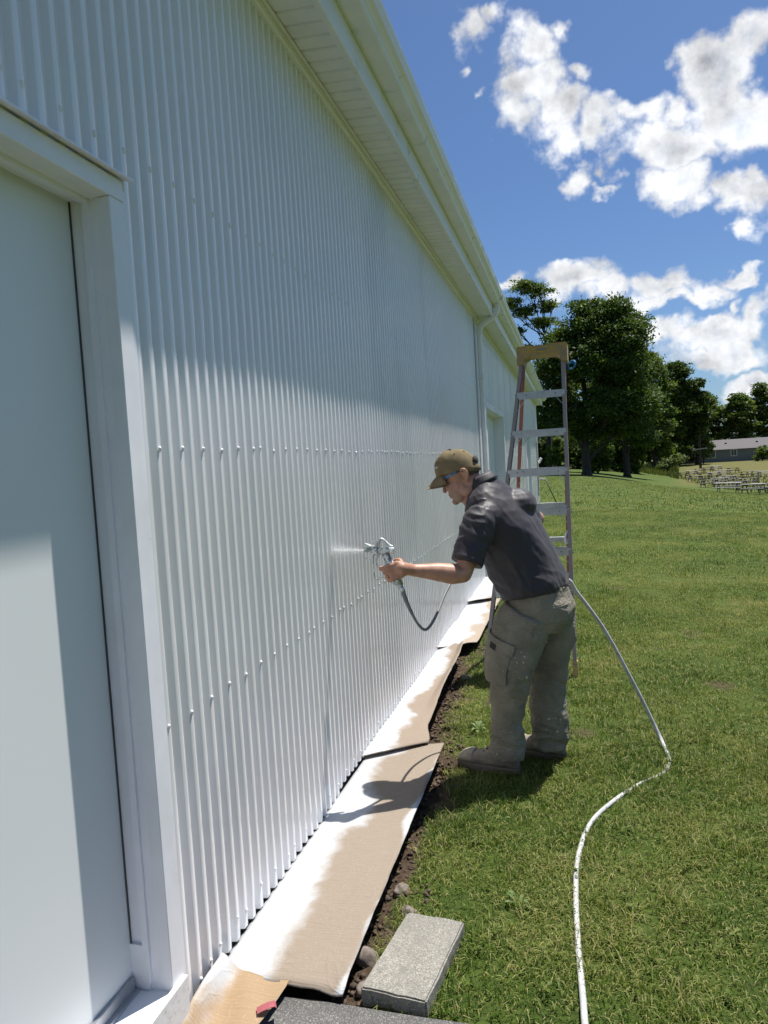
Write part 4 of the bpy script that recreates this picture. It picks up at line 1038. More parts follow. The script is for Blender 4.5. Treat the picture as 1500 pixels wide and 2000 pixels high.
# ------------------------------------------------------------------ picnic tables
simple_mat('weathered_wood', (0.25, 0.24, 0.22), 0.85, var=0.15, scale=3, bump=0.2, bscale=20)
simple_mat('dark_wood', (0.085, 0.075, 0.065), 0.9, var=0.2, scale=3)
def table_meshes():
    out = []
    def mk(nm, fn, mat):
        bm = bmesh.new(); fn(bm); me = bpy.data.meshes.new(nm); bm.to_mesh(me); bm.free(); me.materials.append(MATS[mat]); out.append((nm, me))
    def top(bm):
        for i in range(5): bm_box(bm, -0.92, 0.92, -0.37 + i * .15, -0.37 + i * .15 + .14, .71, .75)
    mk('tabletop', top, 'weathered_wood')
    for s in (-1, 1):
        def bench(bm):
            for i in range(2): bm_box(bm, -0.92, 0.92, s * .68 - .14 + i * .15, s * .68 - .01 + i * .15, .41, .45)
        mk('bench', bench, 'weathered_wood')
    for ex in (-.62, .62):
        for s in (-1, 1):
            mk('leg', lambda bm: bar(bm, (ex, s * .24, .71), (ex, s * .66, 0.0), .04, .09), 'dark_wood')
        mk('crossbeam', lambda bm: (bm_box(bm, ex + .022, ex + .062, -.80, .80, .32, .41), bm_box(bm, ex + .022, ex + .062, -.36, .36, .62, .71)), 'dark_wood')
    return out
TM = table_meshes()
for i, (tx, ty, ang, lb) in enumerate(TABLES):
    gz = float(ground_z(tx, ty)); t = empty('picnic_table', (tx, ty, gz), lb, 'picnic table', 'weathered picnic tables left in the weeds', rot=(R(random.uniform(-3, 3)), R(random.uniform(-3, 3)), R(ang))); t.scale = (0.95,) * 3
    for nm, me in TM: link(bpy.data.objects.new(nm, me), t, False)
# ------------------------------------------------------------------ stepladder
simple_mat('rail_faded', (0.30, 0.235, 0.235), 0.55, var=0.12, scale=8, col2=(0.235, 0.215, 0.225), bump=0.05)
simple_mat('rail_orange', (0.38, 0.12, 0.095), 0.5, var=0.2, scale=10)
simple_mat('cap_yellow', (0.46, 0.30, 0.07), 0.6, col2=(0.24, 0.185, 0.12), scale=16, bump=0.1)
simple_mat('foot_yellow', (0.45, 0.32, 0.12), 0.7, var=0.2)
simple_mat('blue_cord', (0.03, 0.20, 0.42), 0.6)
lad = empty('stepladder', (-0.3, 5.7, 0), 'tall fibreglass stepladder with aluminium steps and yellow top behind the man', 'ladder')
NB = [Vector((-0.016, 5.14, 0.03)), Vector((-0.672, 5.165, 0.03))]       # right, left feet of the step side
TP = [Vector((-0.014, 5.64, 2.30)), Vector((-0.342, 5.652, 2.30))]
TR = [Vector((-0.006, 5.75, 2.30)), Vector((-0.336, 5.762, 2.30))]
RB = [Vector((-0.055, 6.26, 0.03)), Vector((-0.570, 6.28, 0.03))]
wdir = (NB[1] - NB[0]).normalized(); ddir = Vector((-wdir.y, wdir.x, 0)); ddir = ddir if ddir.y > 0 else -ddir
def channel(bm, a, b, w, d, t, inward):
    """C rail from a to b: web thickness t, flanges pointing inward"""
    ax = (b - a).normalized(); side = inward.normalized(); dep = ax.cross(side).normalized()
    for (s0, s1, d0, d1) in ((0, t, -d / 2, d / 2), (t, w, -d / 2, -d / 2 + t), (t, w, d / 2 - t, d / 2)):
        vs = []
        for p in (a, b):
            for (s, q) in ((s0, d0), (s1, d0), (s1, d1), (s0, d1)): vs.append(bm.verts.new(p + side * s + dep * q))
        for f in ((0, 3, 2, 1), (4, 5, 6, 7), (0, 1, 5, 4), (1, 2, 6, 5), (2, 3, 7, 6), (3, 0, 4, 7)): bm.faces.new([vs[i] for i in f])
for i in (0, 1):
    s = wdir if i == 0 else -wdir
    bm = bmesh.new(); channel(bm, NB[i] + Vector((0, 0, 0.05)), TP[i], 0.026, 0.064, 0.005, s); r = obj('rail', bm, 'rail_faded', lad)
    bm = bmesh.new(); channel(bm, RB[i] + Vector((0, 0, 0.04)), TR[i], 0.024, 0.062, 0.005, s); obj('rail', bm, 'rail_orange' , lad)
    bm = bmesh.new(); ax = (TP[i] - NB[i]).normalized()
    bar(bm, NB[i] - Vector((0, 0, 0.035)) + s * 0.012, NB[i] + ax * 0.085 + s * 0.012, 0.036, 0.088, ddir); bmesh.ops.bevel(bm, geom=bm.edges[:], offset=0.005, segments=2, affect='EDGES'); obj('foot', bm, 'foot_yellow', lad)
    bm = bmesh.new(); ax = (TR[i] - RB[i]).normalized()
    bar(bm, RB[i] - Vector((0, 0, 0.035)) + s * 0.012, RB[i] + ax * 0.07 + s * 0.012, 0.034, 0.074, ddir); obj('foot', bm, 'foot_yellow', lad)
for k in range(1, 8):
    z = 0.29 * k + 0.02
    t = (z - NB[0].z) / (TP[0].z - NB[0].z)
    a = NB[0].lerp(TP[0], t) + wdir * 0.006; b_ = NB[1].lerp(TP[1], t) - wdir * 0.006
    bm = bmesh.new()
    for (o_, z0, z1) in ((0.0, -0.012, 0.0),):
        bar(bm, a, b_, 0.082, 0.006)
    f_ = -ddir * 0.040
    bar(bm, a + f_ - Vector((0, 0, 0.024)), b_ + f_ - Vector((0, 0, 0.024)), 0.004, 0.052)
    bar(bm, a - f_ - Vector((0, 0, 0.015)), b_ - f_ - Vector((0, 0, 0.015)), 0.004, 0.032)
    for q in range(5): bar(bm, a + f_ * (0.8 - 0.4 * q) + Vector((0, 0, 0.0036)), b_ + f_ * (0.8 - 0.4 * q) + Vector((0, 0, 0.0036)), 0.006, 0.002)
    st = obj('step', bm, 'aluminium', lad)
    for (e, s) in ((a, wdir), (b_, -wdir)):
        bm = bmesh.new(); bar(bm, e + f_ * 0.9 - Vector((0, 0, 0.135)) - s * 0.004, e + f_ * 0.9 + s * 0.075 - Vector((0, 0, 0.035)), 0.003, 0.020, ddir)
        obj('brace', bm, 'aluminium', st)
    bm = bmesh.new()
    for (e, s) in ((a, wdir), (b_, -wdir)):
        for dz in (-0.012, -0.032):
            bmesh.ops.create_icosphere(bm, subdivisions=1, radius=0.0055, matrix=Matrix.Translation(e - s * 0.012 + f_ * 0.4 + Vector((0, 0, dz))))
        bmesh.ops.create_icosphere(bm, subdivisions=1, radius=0.005, matrix=Matrix.Translation(e + s * 0.07 + f_ * 1.06 - Vector((0, 0, 0.02))))
    tag(obj('rivets', bm, 'wire_dark', st), kind='stuff')
    if k < 7:
        t2 = (z - RB[0].z) / (TR[0].z - RB[0].z); a = RB[0].lerp(TR[0], t2) + wdir * .006; b_ = RB[1].lerp(TR[1], t2) - wdir * .006
        bm = bmesh.new(); bar(bm, a, b_, 0.045, 0.005); bar(bm, a - ddir * .021 - Vector((0, 0, .018)), b_ - ddir * .021 - Vector((0, 0, .018)), .004, .034)
        rg_ = obj('rear_rung', bm, 'aluminium', lad)
        for (e, s) in ((a, wdir), (b_, -wdir)):
            bm = bmesh.new(); bar(bm, e - ddir * .024 - Vector((0, 0, .12)), e - ddir * .024 + s * .085 - Vector((0, 0, .02)), .003, .018, ddir)
            obj('brace', bm, 'aluminium', rg_)
# spreaders
for i in (0, 1):
    a = NB[i].lerp(TP[i], 0.40); b_ = RB[i].lerp(TR[i], 0.40); m_ = a.lerp(b_, 0.5) + Vector((0, 0, -0.03))
    bm = bmesh.new(); bar(bm, a, m_, .004, .022); bar(bm, m_, b_, .004, .022); obj('spreader', bm, 'aluminium', lad)
# cap: shaped front outline extruded in depth
cc = (TP[0] + TP[1] + TR[0] + TR[1]) / 4
W2 = 0.186
out = [(-W2, -0.035), (-W2, 0.095), (-W2 + .01, 0.102), (-0.075, 0.102), (-0.070, 0.094), (0.05, 0.094), (0.055, 0.104), (W2 - .01, 0.104), (W2, 0.097), (W2, -0.035), (W2 - 0.045, -0.035), (W2 - 0.052, 0.005), (W2 - 0.085, 0.026), (0, 0.03), (-W2 + 0.085, 0.026), (-W2 + 0.052, 0.005), (-W2 + 0.045, -0.035)]
bm = bmesh.new(); fr, bk = [], []
for (u, z) in out:
    p = cc - wdir * u + Vector((0, 0, z))
    fr.append(bm.verts.new(p - ddir * 0.115)); bk.append(bm.verts.new(p + ddir * 0.115))
n = len(out); bm.faces.new(fr); bm.faces.new(list(reversed(bk)))
for i in range(n): bm.faces.new((fr[(i + 1) % n], fr[i], bk[i], bk[(i + 1) % n]))
bmesh.ops.bevel(bm, geom=bm.edges[:], offset=0.003, segments=2, affect='EDGES')
capo = obj('top_cap', bm, 'cap_yellow', lad)
# raised oval emblem
def oval(bm, c, ru, rz, r, nseg=28):
    pts = [c - wdir * (ru * math.cos(2 * math.pi * k / nseg)) + Vector((0, 0, rz * math.sin(2 * math.pi * k / nseg))) for k in range(nseg + 1)]
    v, f = tube_data(pts, r, 5, False)
    vv = [bm.verts.new(q) for q in v]
    for q in f: bm.faces.new([vv[i] for i in q])
simple_mat('emblem_yellow', (0.62, 0.40, 0.03), 0.45); simple_mat('emblem_grey', (0.22, 0.27, 0.27), 0.5)
bm = bmesh.new(); oc = cc - ddir * 0.116 + Vector((0, 0, 0.068)); oval(bm, oc, 0.085, 0.017, 0.0028); obj('emblem_ring', bm, 'emblem_yellow', capo)
bm = bmesh.new(); bar(bm, oc - wdir * 0.03, oc + wdir * 0.03, 0.004, 0.010); obj('emblem_plate', bm, 'emblem_grey', capo)
rp = Vector((0.035, 5.64, 2.24)); pts = [rp + Vector((0.026 * math.cos(t * 1.9) * (1 + .2 * math.sin(t * 3)), 0.012 * math.sin(t * 2.7), 0.030 * math.sin(t * 1.9 + .4) - 0.0006 * t)) for t in np.linspace(0, 14, 60)]
tag(tube('cord_bundle', [(-0.004, 5.63, 2.245)] + [tuple(p) for p in pts], 0.004, 'blue_cord', None, 6), 'small blue cord knot tied to the ladder rail below the yellow top', 'cord')
tag(tube('hook_clip', spline([(-0.03, 5.35, 1.02), (-0.055, 5.33, 0.99), (-0.06, 5.32, 0.94), (-0.04, 5.32, 0.92)], 4), 0.009, 'white_trim', None, 7), 'small white hook hanging from the ladder rail at rung height', 'hook')

# ------------------------------------------------------------------ the man
simple_mat('shirt', (0.030, 0.026, 0.032), 0.55, var=0.08, scale=6, bump=0.15, bscale=700, spec=0.4, rvar=0.08)
MATS['shirt'].node_tree.nodes['Principled BSDF'].inputs['Sheen Weight'].default_value = 0.08
m, nt, b = new_mat('trouser')
v = pos(nt); n1 = noise_tex(nt, v, 9, 5, 0.6); n2 = noise_tex(nt, v, 75, 2, 0.5); n3 = noise_tex(nt, v, 3, 2, 0.5)
c = ramp(nt, n1, [(0.3, (0.165, 0.150, 0.115)), (0.7, (0.27, 0.245, 0.190))])
spk = math_node(nt, 'MULTIPLY', map_range(nt, n2, 0.69, 0.71), map_range(nt, n3, 0.45, 0.6))
c = mixc(nt, spk, c, (0.70, 0.70, 0.68))
nt.links.new(c, b.inputs['Base Color']); b.inputs['Roughness'].default_value = 0.85; b.inputs['Specular IOR Level'].default_value = 0.2
mp = nt.nodes.new('ShaderNodeMapping'); mp.inputs['Scale'].default_value = (14, 14, 30); mp.inputs['Rotation'].default_value = (0.3, 0.5, 0.0); nt.links.new(v, mp.inputs[0])
cr = noise_tex(nt, mp.outputs[0], 1.0, 4, 0.55, 0.8)
cr = math_node(nt, 'ABSOLUTE', math_node(nt, 'ADD', cr, -0.5))
add_bump(nt, b, math_node(nt, 'ADD', math_node(nt, 'MULTIPLY', cr, -1.0), math_node(nt, 'MULTIPLY', noise_tex(nt, v, 900, 2, 0.5), 0.02)), 0.55, 0.035)
m, nt, b = new_mat('skin')
at = nt.nodes.new('ShaderNodeAttribute'); at.attribute_name = 'stubble'
v = pos(nt); n1 = noise_tex(nt, v, 30, 4, 0.6); n2 = noise_tex(nt, v, 900, 2, 0.5)
c = ramp(nt, n1, [(0.3, (0.33, 0.155, 0.100)), (0.7, (0.46, 0.255, 0.175))])
st = mixc(nt, n2, (0.16, 0.10, 0.065), (0.36, 0.25, 0.18))
c = mixc(nt, math_node(nt, 'MULTIPLY', at.outputs['Fac'], 0.75), c, st)
nt.links.new(c, b.inputs['Base Color']); b.inputs['Roughness'].default_value = 0.5
b.inputs['Subsurface Weight'].default_value = 0.05; b.inputs['Subsurface Radius'].default_value = (0.010, 0.004, 0.002); b.inputs['Subsurface Scale'].default_value = 1.0
add_bump(nt, b, noise_tex(nt, v, 210, 5, 0.7), 0.35, 0.0015)
simple_mat('cap_fabric', (0.20, 0.155, 0.088), 0.9, var=0.10, scale=30, bump=0.2, bscale=800, spec=0.15)
simple_mat('hair_brown', (0.10, 0.075, 0.055), 0.8, var=0.35, scale=160, bump=0.6, bscale=300)
simple_mat('lens', (0.015, 0.03, 0.03), 0.06, var=0.02, spec=0.9); simple_mat('frame_black', (0.012, 0.012, 0.014), 0.3); simple_mat('temple_blue', (0.02, 0.17, 0.36), 0.35)
simple_mat('boot_leather', (0.30, 0.255, 0.195), 0.85, col2=(0.15, 0.125, 0.10), scale=14, bump=0.4, bscale=90)
simple_mat('toe_dust', (0.40, 0.335, 0.25), 0.9, var=0.15, scale=40); simple_mat('boot_sole', (0.15, 0.12, 0.09), 0.85, var=0.15); simple_mat('patch_white', (0.55, 0.55, 0.50), 0.7, var=0.05)
simple_mat('thread', (0.03, 0.027, 0.02), 0.9); simple_mat('belt_black', (0.02, 0.02, 0.02), 0.5)

class Shape:
    """collects closed shells, then fuses them into one skin"""
    def __init__(s): s.v = []; s.f = []
    def add(s, v, f):
        n = len(s.v); s.v += [tuple(q) for q in v]; s.f += [tuple(i + n for i in q) for q in f]
    def ring_loft(s, rings, seg=24, power=2.0):
        """rings: (center, axisA, axisB, ra, rb)"""
        v, f = [], []
        for (c, A, B, ra, rb) in rings:
            c = Vector(c); A = Vector(A).normalized(); B = Vector(B).normalized()
            for k in range(seg):
                t = 2 * math.pi * k / seg; ct, stt = math.cos(t), math.sin(t)
                e = 2.0 / power
                v.append(c + A * (ra * math.copysign(abs(ct) ** e, ct)) + B * (rb * math.copysign(abs(stt) ** e, stt)))
        n = len(rings)
        for i in range(n - 1):
            for k in range(seg):
                a, b = i * seg + k, i * seg + (k + 1) % seg; f.append((a, b, b + seg, a + seg))
        f.append(tuple(reversed(range(seg)))); f.append(tuple((n - 1) * seg + k for k in range(seg)))
        s.add(v, f)
    def limb(s, pts, rad, seg=16, per=4, ends=True, flat=None):
        P = [Vector(p) for p in pts]; n = len(P)
        sp = spline(P, per); rr = np.interp(np.linspace(0, n - 1, len(sp)), range(n), rad)
        if ends:
            t0 = (sp[0] - sp[1]).normalized(); t1 = (sp[-1] - sp[-2]).normalized()
            sp = [sp[0] + t0 * rr[0] * .95, sp[0] + t0 * rr[0] * .7, sp[0] + t0 * rr[0] * .35] + sp + [sp[-1] + t1 * rr[-1] * .35, sp[-1] + t1 * rr[-1] * .7, sp[-1] + t1 * rr[-1] * .95]
            rr = [rr[0] * .3, rr[0] * .71, rr[0] * .93] + list(rr) + [rr[-1] * .93, rr[-1] * .71, rr[-1] * .3]
        v, f = tube_data(sp, list(rr), seg); s.add(v, f)
    def ell(s, c, r, M=None, seg=16):
        c = Vector(c); v, f = [], []
        nr = seg // 2
        for i in range(nr + 1):
            th = math.pi * i / nr
            for k in range(seg):
                ph = 2 * math.pi * k / seg
                q = Vector((r[0] * math.sin(th) * math.cos(ph), r[1] * math.sin(th) * math.sin(ph), r[2] * math.cos(th)))
                if i in (0, nr): q = Vector((1e-5 * math.cos(ph), 1e-5 * math.sin(ph), r[2] * math.cos(th)))
                v.append(c + (M @ q if M else q))
        for i in range(nr):
            for k in range(seg):
                a, b = i * seg + k, i * seg + (k + 1) % seg; f.append((a, a + seg, b + seg, b))
        f.append(tuple(range(seg))); f.append(tuple(reversed([nr * seg + k for k in range(seg)])))
        s.add(v, f)
    def fuse(s, name, voxel, smooth=6, fac=0.5):
        me = mesh_np(name, s.v, s.f); o = bpy.data.objects.new('tmp', me); COL.objects.link(o)
        bm = bmesh.new(); bm.from_mesh(me); bmesh.ops.recalc_face_normals(bm, faces=bm.faces[:]); bm.to_mesh(me); bm.free()
        md = o.modifiers.new('r', 'REMESH'); md.mode = 'VOXEL'; md.voxel_size = voxel; md.adaptivity = 0
        if smooth:
            ms = o.modifiers.new('s', 'SMOOTH'); ms.factor = fac; ms.iterations = smooth
        dg = bpy.context.evaluated_depsgraph_get(); dg.update()
        m2 = bpy.data.meshes.new_from_object(o.evaluated_get(dg)); bpy.data.objects.remove(o); bpy.data.meshes.remove(me)
        m2.name = name; m2.polygons.foreach_set('use_smooth', np.ones(len(m2.polygons), bool))
        return m2
def displace(me, fn):
    n = len(me.vertices); co = np.empty(n * 3, np.float32); me.vertices.foreach_get('co', co); co = co.reshape(-1, 3)
    no = np.empty(n * 3, np.float32); me.vertex_normals.foreach_get('vector', no); no = no.reshape(-1, 3)
    d = np.array([fn(Vector(c)) for c in co]); me.vertices.foreach_set('co', (co + no * d[:, None]).ravel().astype(np.float32)); me.update()

man = empty('person', (-0.25, 3.62, 0), 'man in charcoal polo, olive work trousers and tan cap bending to spray the wall', 'person')
PM = man
def yawv(deg):
    a = R(deg); return Vector((-math.cos(a), math.sin(a), 0)), Vector((-math.sin(a), -math.cos(a), 0))   # forward, left
def torso_rings(rows, grow=0.0):
    C = [Vector(r[0]) for r in rows]; out = []
    for i, (c, yaw, w, d) in enumerate(rows):
        t = (C[min(i + 1, len(C) - 1)] - C[max(i - 1, 0)]).normalized(); f, l = yawv(yaw)
        fw = l.cross(t); fw = fw if fw.dot(f) > 0 else -fw
        out.append((C[i], l, fw, w + grow, d + grow))
    return out
TORSO = [((-0.205, 3.64, 0.878), 14, 0.192, 0.158), ((-0.212, 3.64, 0.915), 15, 0.194, 0.162), ((-0.232, 3.64, 0.97), 18, 0.190, 0.160), ((-0.262, 3.635, 1.05), 22, 0.192, 0.162), ((-0.292, 3.63, 1.12), 25, 0.198, 0.160),
         ((-0.325, 3.62, 1.20), 28, 0.204, 0.156), ((-0.352, 3.61, 1.27), 30, 0.204, 0.142), ((-0.375, 3.602, 1.335), 30, 0.192, 0.118), ((-0.392, 3.598, 1.385), 30, 0.155, 0.092), ((-0.410, 3.594, 1.425), 28, 0.10, 0.075), ((-0.420, 3.59, 1.45), 25, 0.068, 0.066)]
SHL, ELL, WRL = Vector((-0.425, 3.43, 1.285)), Vector((-0.512, 3.325, 1.030)), Vector((-0.728, 3.215, 1.068))
SHR, ELR, WRR = Vector((-0.300, 3.745, 1.300)), Vector((-0.192, 3.945, 1.225)), Vector((-0.37, 3.875, 1.085))
# ---- shirt
sh = Shape(); sh.ring_loft(torso_rings(TORSO), 32, 2.25)
sh.ell(SHL + Vector((0.02, 0.03, 0.0)), (0.078, 0.08, 0.078)); sh.ell(SHR + Vector((-.02, -.03, 0)), (0.075, 0.085, 0.072)); sh.ell((-0.27, 3.66, 1.325), (0.10, 0.13, 0.085)); sh.ell((-0.258, 3.70, 1.285), (0.085, 0.105, 0.09)); sh.ell((-0.235, 3.70, 1.24), (0.085, 0.09, 0.09))
hemL = SHL.lerp(ELL, 0.80)
def sleeve(S, E, t0, radii):
    ax = (E - S).normalized(); A = ax.orthogonal().normalized(); B = ax.cross(A); rs = []
    for i, (t, r) in enumerate(radii):
        rs.append((S.lerp(E, t), A, B, r, r))
    sh.ring_loft(rs, 24)
sleeve(SHL, ELL, 0, [(-0.12, 0.060), (0.05, 0.078), (0.25, 0.080), (0.45, 0.075), (0.62, 0.072), (0.74, 0.071), (0.79, 0.071)])
sleeve(SHR, ELR, 0, [(-0.15, 0.060), (0.1, 0.072), (0.35, 0.070), (0.6, 0.062), (0.76, 0.057)])
sh.ell((-0.42, 3.55, 1.20), (0.10, 0.12, 0.11))
sme = sh.fuse('shirt', 0.006, 7)
def ridge(v): return 1.0 - 2.4 * abs(mnoise.noise(v))
def shirt_fold(c):
    d = 0.0
    # long drags from the near shoulder to the waist and blousing above the hem
    q = c - Vector((-0.40, 3.5, 1.30)); s = q.x * 0.86 + q.z * 0.50; l = -q.x * 0.50 + q.z * 0.86
    k = max(0, min(1, (1.36 - c.z) / 0.2)) * max(0, min(1, (c.z - .88) / .05))
    wv = 0.05 * mnoise.noise(c * 5)
    d += 0.0075 * k * ridge(Vector(((s + wv) * 9, c.y * 5, l * 1.6)))
    d += 0.0030 * k * ridge(Vector(((s + wv) * 20, c.y * 9, l * 3.0)) + Vector((5, 5, 5)))
    lowk = max(0, min(1, (1.05 - c.z) / 0.10)) * max(0, min(1, (c.z - .885) / .04)) * (1 if c.y > 3.44 else 0.3)
    d += 0.009 * lowk * ridge(Vector((c.x * 7, c.y * 7, (c.z + 0.4 * c.x) * 15)))
    d += 0.0012 * mnoise.noise(c * 34) + 0.0016 * ridge(Vector((s * 34, c.y * 16, l * 9)))
    if c.y < 3.44 and c.x < -0.40:   # sleeve creases
        d += 0.005 * ridge(Vector((c.x * 6 + c.z * 8, c.y * 8, c.z * 17)))
    return d - 0.002
displace(sme, shirt_fold)
shirt = obj('shirt', sme, 'shirt', PM)
# sleeve hem band, placket shoulder seam
def ring_band(name, S, E, t0, t1, r, mat, parent, seg=28, tilt=None):
    ax = (E - S).normalized(); A = ax.orthogonal().normalized(); B = ax.cross(A); v, f = [], []
    for (t, rr) in ((t0, r), (t1, r), (t1, r - 0.006), (t0, r - 0.006)):
        c = S.lerp(E, t)
        for k in range(seg): a = 2 * math.pi * k / seg; v.append(c + (A * math.cos(a) + B * math.sin(a)) * rr)
    for i in range(4):
        for k in range(seg):
            a = i * seg + k; b_ = i * seg + (k + 1) % seg; j = ((i + 1) % 4) * seg
            f.append((a, b_, j + (k + 1) % seg, j + k))
    o = obj(name, mesh_np(name, v, f), mat, parent); shade(o); return o
ring_band('sleeve_hem', SHL, ELL, 0.70, 0.815, 0.0745, 'shirt', shirt)
# collar: folded band standing round the neck
NB0 = Vector((-0.428, 3.592, 1.447)); nax = Vector((-0.42, -0.02, 0.90)).normalized(); nf = Vector((-0.90, 0.02, -0.42)); nl = nax.cross(nf).normalized(); nl = nl if nl.y < 0 else -nl
v, f = [], []; seg = 40
for j, (h, r) in enumerate(((0.036, 0.064), (0.040, 0.067), (0.026, 0.075), (0.004, 0.084), (-0.010, 0.089), (-0.008, 0.085), (0.010, 0.076), (0.030, 0.066))):
    for k in range(seg + 1):
        a = R(-158) + R(316) * k / seg            # open at the front
        fr_ = -math.cos(a); ll = math.sin(a); droop = max(0, fr_)
        c = NB0 + nax * (h - 0.045 * droop * (1 if j in (2, 3, 4, 5, 6) else 0.6)) + nf * (fr_ * r * 1.05 + 0.012 + droop * .02) + nl * (ll * r)
        v.append(c)
for j in range(8):
    for k in range(seg): a = j * (seg + 1) + k; b_ = ((j + 1) % 8) * (seg + 1) + k; f.append((a, a + 1, b_ + 1, b_))
f.append(tuple(j * (seg + 1) for j in range(8))); f.append(tuple(reversed([j * (seg + 1) + seg for j in range(8)])))
o = obj('collar', mesh_np('collar', v, f), 'shirt', shirt); shade(o)
# ---- trousers
LEGL = [(-0.225, 3.56, 0.80), (-0.268, 3.545, 0.72), (-0.305, 3.53, 0.62), (-0.330, 3.515, 0.53), (-0.338, 3.51, 0.45), (-0.350, 3.51, 0.35), (-0.356, 3.512, 0.26), (-0.360, 3.515, 0.17), (-0.362, 3.518, 0.115), (-0.362, 3.52, 0.075)]
RADL = [0.128, 0.130, 0.122, 0.114, 0.100, 0.086, 0.078, 0.080, 0.088, 0.086]
LEGR = [(-0.145, 3.715, 0.80), (-0.135, 3.72, 0.70), (-0.135, 3.725, 0.60), (-0.150, 3.725, 0.50), (-0.160, 3.725, 0.41), (-0.165, 3.725, 0.31), (-0.163, 3.722, 0.22), (-0.160, 3.718, 0.13), (-0.158, 3.715, 0.06)]
RADR = [0.128, 0.125, 0.112, 0.098, 0.092, 0.092, 0.092, 0.088, 0.082]
PEL = [((-0.176, 3.64, 0.700), 10, 0.150, 0.115), ((-0.172, 3.64, 0.760), 10, 0.175, 0.146), ((-0.176, 3.64, 0.82), 11, 0.182, 0.158), ((-0.188, 3.64, 0.88), 13, 0.178, 0.150), ((-0.200, 3.64, 0.925), 14, 0.172, 0.142), ((-0.21, 3.64, 0.95), 15, 0.168, 0.138)]
tr = Shape(); tr.ring_loft(torso_rings(PEL), 32, 2.2)
def leg_rings(P, rad, shp):
    P = [Vector(p) for p in P]; sp = spline(P, 4); rr = np.interp(np.linspace(0, len(P) - 1, len(sp)), range(len(P)), rad); rs = []
    for i, c in enumerate(sp):
        t = (sp[min(i + 1, len(sp) - 1)] - sp[max(i - 1, 0)]).normalized(); f_, l_ = yawv(14); fw = l_.cross(t); fw = fw if fw.dot(f_) > 0 else -fw
        rs.append((c, l_, fw, rr[i] * 0.92, rr[i] * 1.02))
    shp.ring_loft(rs, 24, 2.1); return rs
LR = leg_rings(LEGL, RADL, tr); RR_ = leg_rings(LEGR, RADR, tr)
tr.ell((-0.105, 3.60, 0.80), (0.085, 0.10, 0.10)); tr.ell((-0.095, 3.70, 0.80), (0.085, 0.10, 0.10))
tme = tr.fuse('trousers', 0.006, 4)
def trouser_fold(c):
    d = 0.0015 * mnoise.noise(c * 40)
    wv = 0.03 * mnoise.noise(c * 7)
    lowk = max(0, min(1, (0.34 - c.z) / 0.16))
    d += 0.012 * lowk * ridge(Vector((c.x * 5, c.y * 5, (c.z + 0.35 * (c.x + c.y) + wv) * 19)))
    d += 0.005 * ridge(Vector((c.x * 9, c.y * 9, (c.z - 0.5 * c.x + wv) * 10)))
    kn = math.exp(-((c.z - 0.44) / 0.12) ** 2)
    d += 0.009 * kn * ridge(Vector((c.x * 7, c.y * 5, (c.z + 0.7 * c.x + wv) * 15)))
    th = max(0, min(1, (c.z - 0.48) / 0.12)) * max(0, min(1, (0.87 - c.z) / 0.06))
    d += 0.010 * th * ridge(Vector(((c.x - 0.55 * c.z + wv) * 9, c.y * 4, (c.z + .6 * c.x) * 3)))
    return d - 0.004
displace(tme, trouser_fold)
trs = obj('trousers', tme, 'trouser', PM)
def patch(name, rings, i0, i1, a0, a1, off, mat, parent, thick=0.006, seg=14):
    """curved panel riding on the leg rings between ring i0..i1 and angles a0..a1"""
    v, f = [], []; rows = list(range(i0, i1 + 1)); m_ = len(rows)
    for lay in (off, off - thick):
        for i in rows:
            c, A, B, ra, rb = rings[i]
            for k in range(seg + 1):
                a = R(a0 + (a1 - a0) * k / seg); wob = 0.0
                v.append(Vector(c) + A * ((ra + lay + wob) * math.cos(a)) + B * ((rb + lay + wob) * math.sin(a)))
    n = m_ * (seg + 1)
    for i in range(m_ - 1):
        for k in range(seg):
            a = i * (seg + 1) + k; q = (a, a + 1, a + seg + 2, a + seg + 1); f.append(q); f.append(tuple(reversed([x + n for x in q])))
    rim = [k for k in range(seg + 1)] + [i * (seg + 1) + seg for i in range(1, m_)] + [(m_ - 1) * (seg + 1) + k for k in range(seg - 1, -1, -1)] + [i * (seg + 1) for i in range(m_ - 2, 0, -1)]
    for i in range(len(rim)): a, b_ = rim[i], rim[(i + 1) % len(rim)]; f.append((a + n, b_ + n, b_, a))
    o = obj(name, mesh_np(name, v, f), mat, parent); return o
# angle 0 = his left (towards the camera), 90 = forwards
patch('cargo_pocket', LR, 7, 15, -8, 88, 0.014, 'trouser', trs, 0.016)
patch('pocket_flap', LR, 6, 8, -12, 92, 0.020, 'trouser', trs, 0.006)
patch('pocket_label', LR, 7, 7 + 1, 26, 44, 0.0225, 'thread', trs, 0.002, 4)
PR = torso_rings(PEL)
patch('back_pocket', [PR[1], PR[2]], 0, 1, -66, -18, 0.010, 'trouser', trs, 0.008)
patch('waistband', [PR[3], PR[4]], 0, 1, -180, 180, 0.001, 'trouser', trs, 0.006, 40)
for a_ in (-75, -38, 20, 60): patch('belt_loop', [PR[3], PR[4]], 0, 1, a_ - 2.5, a_ + 2.5, 0.005, 'trouser', trs, 0.005, 2)
def stitch(name, rings, i0, i1, a, off, parent):
    pts = []
    for i in range(i0, i1 + 1): c, A, B, ra, rb = rings[i]; pts.append(Vector(c) + A * ((ra + off) * math.cos(R(a))) + B * ((rb + off) * math.sin(R(a))))
    tube(name, pts, 0.0016, 'thread', parent, 5)
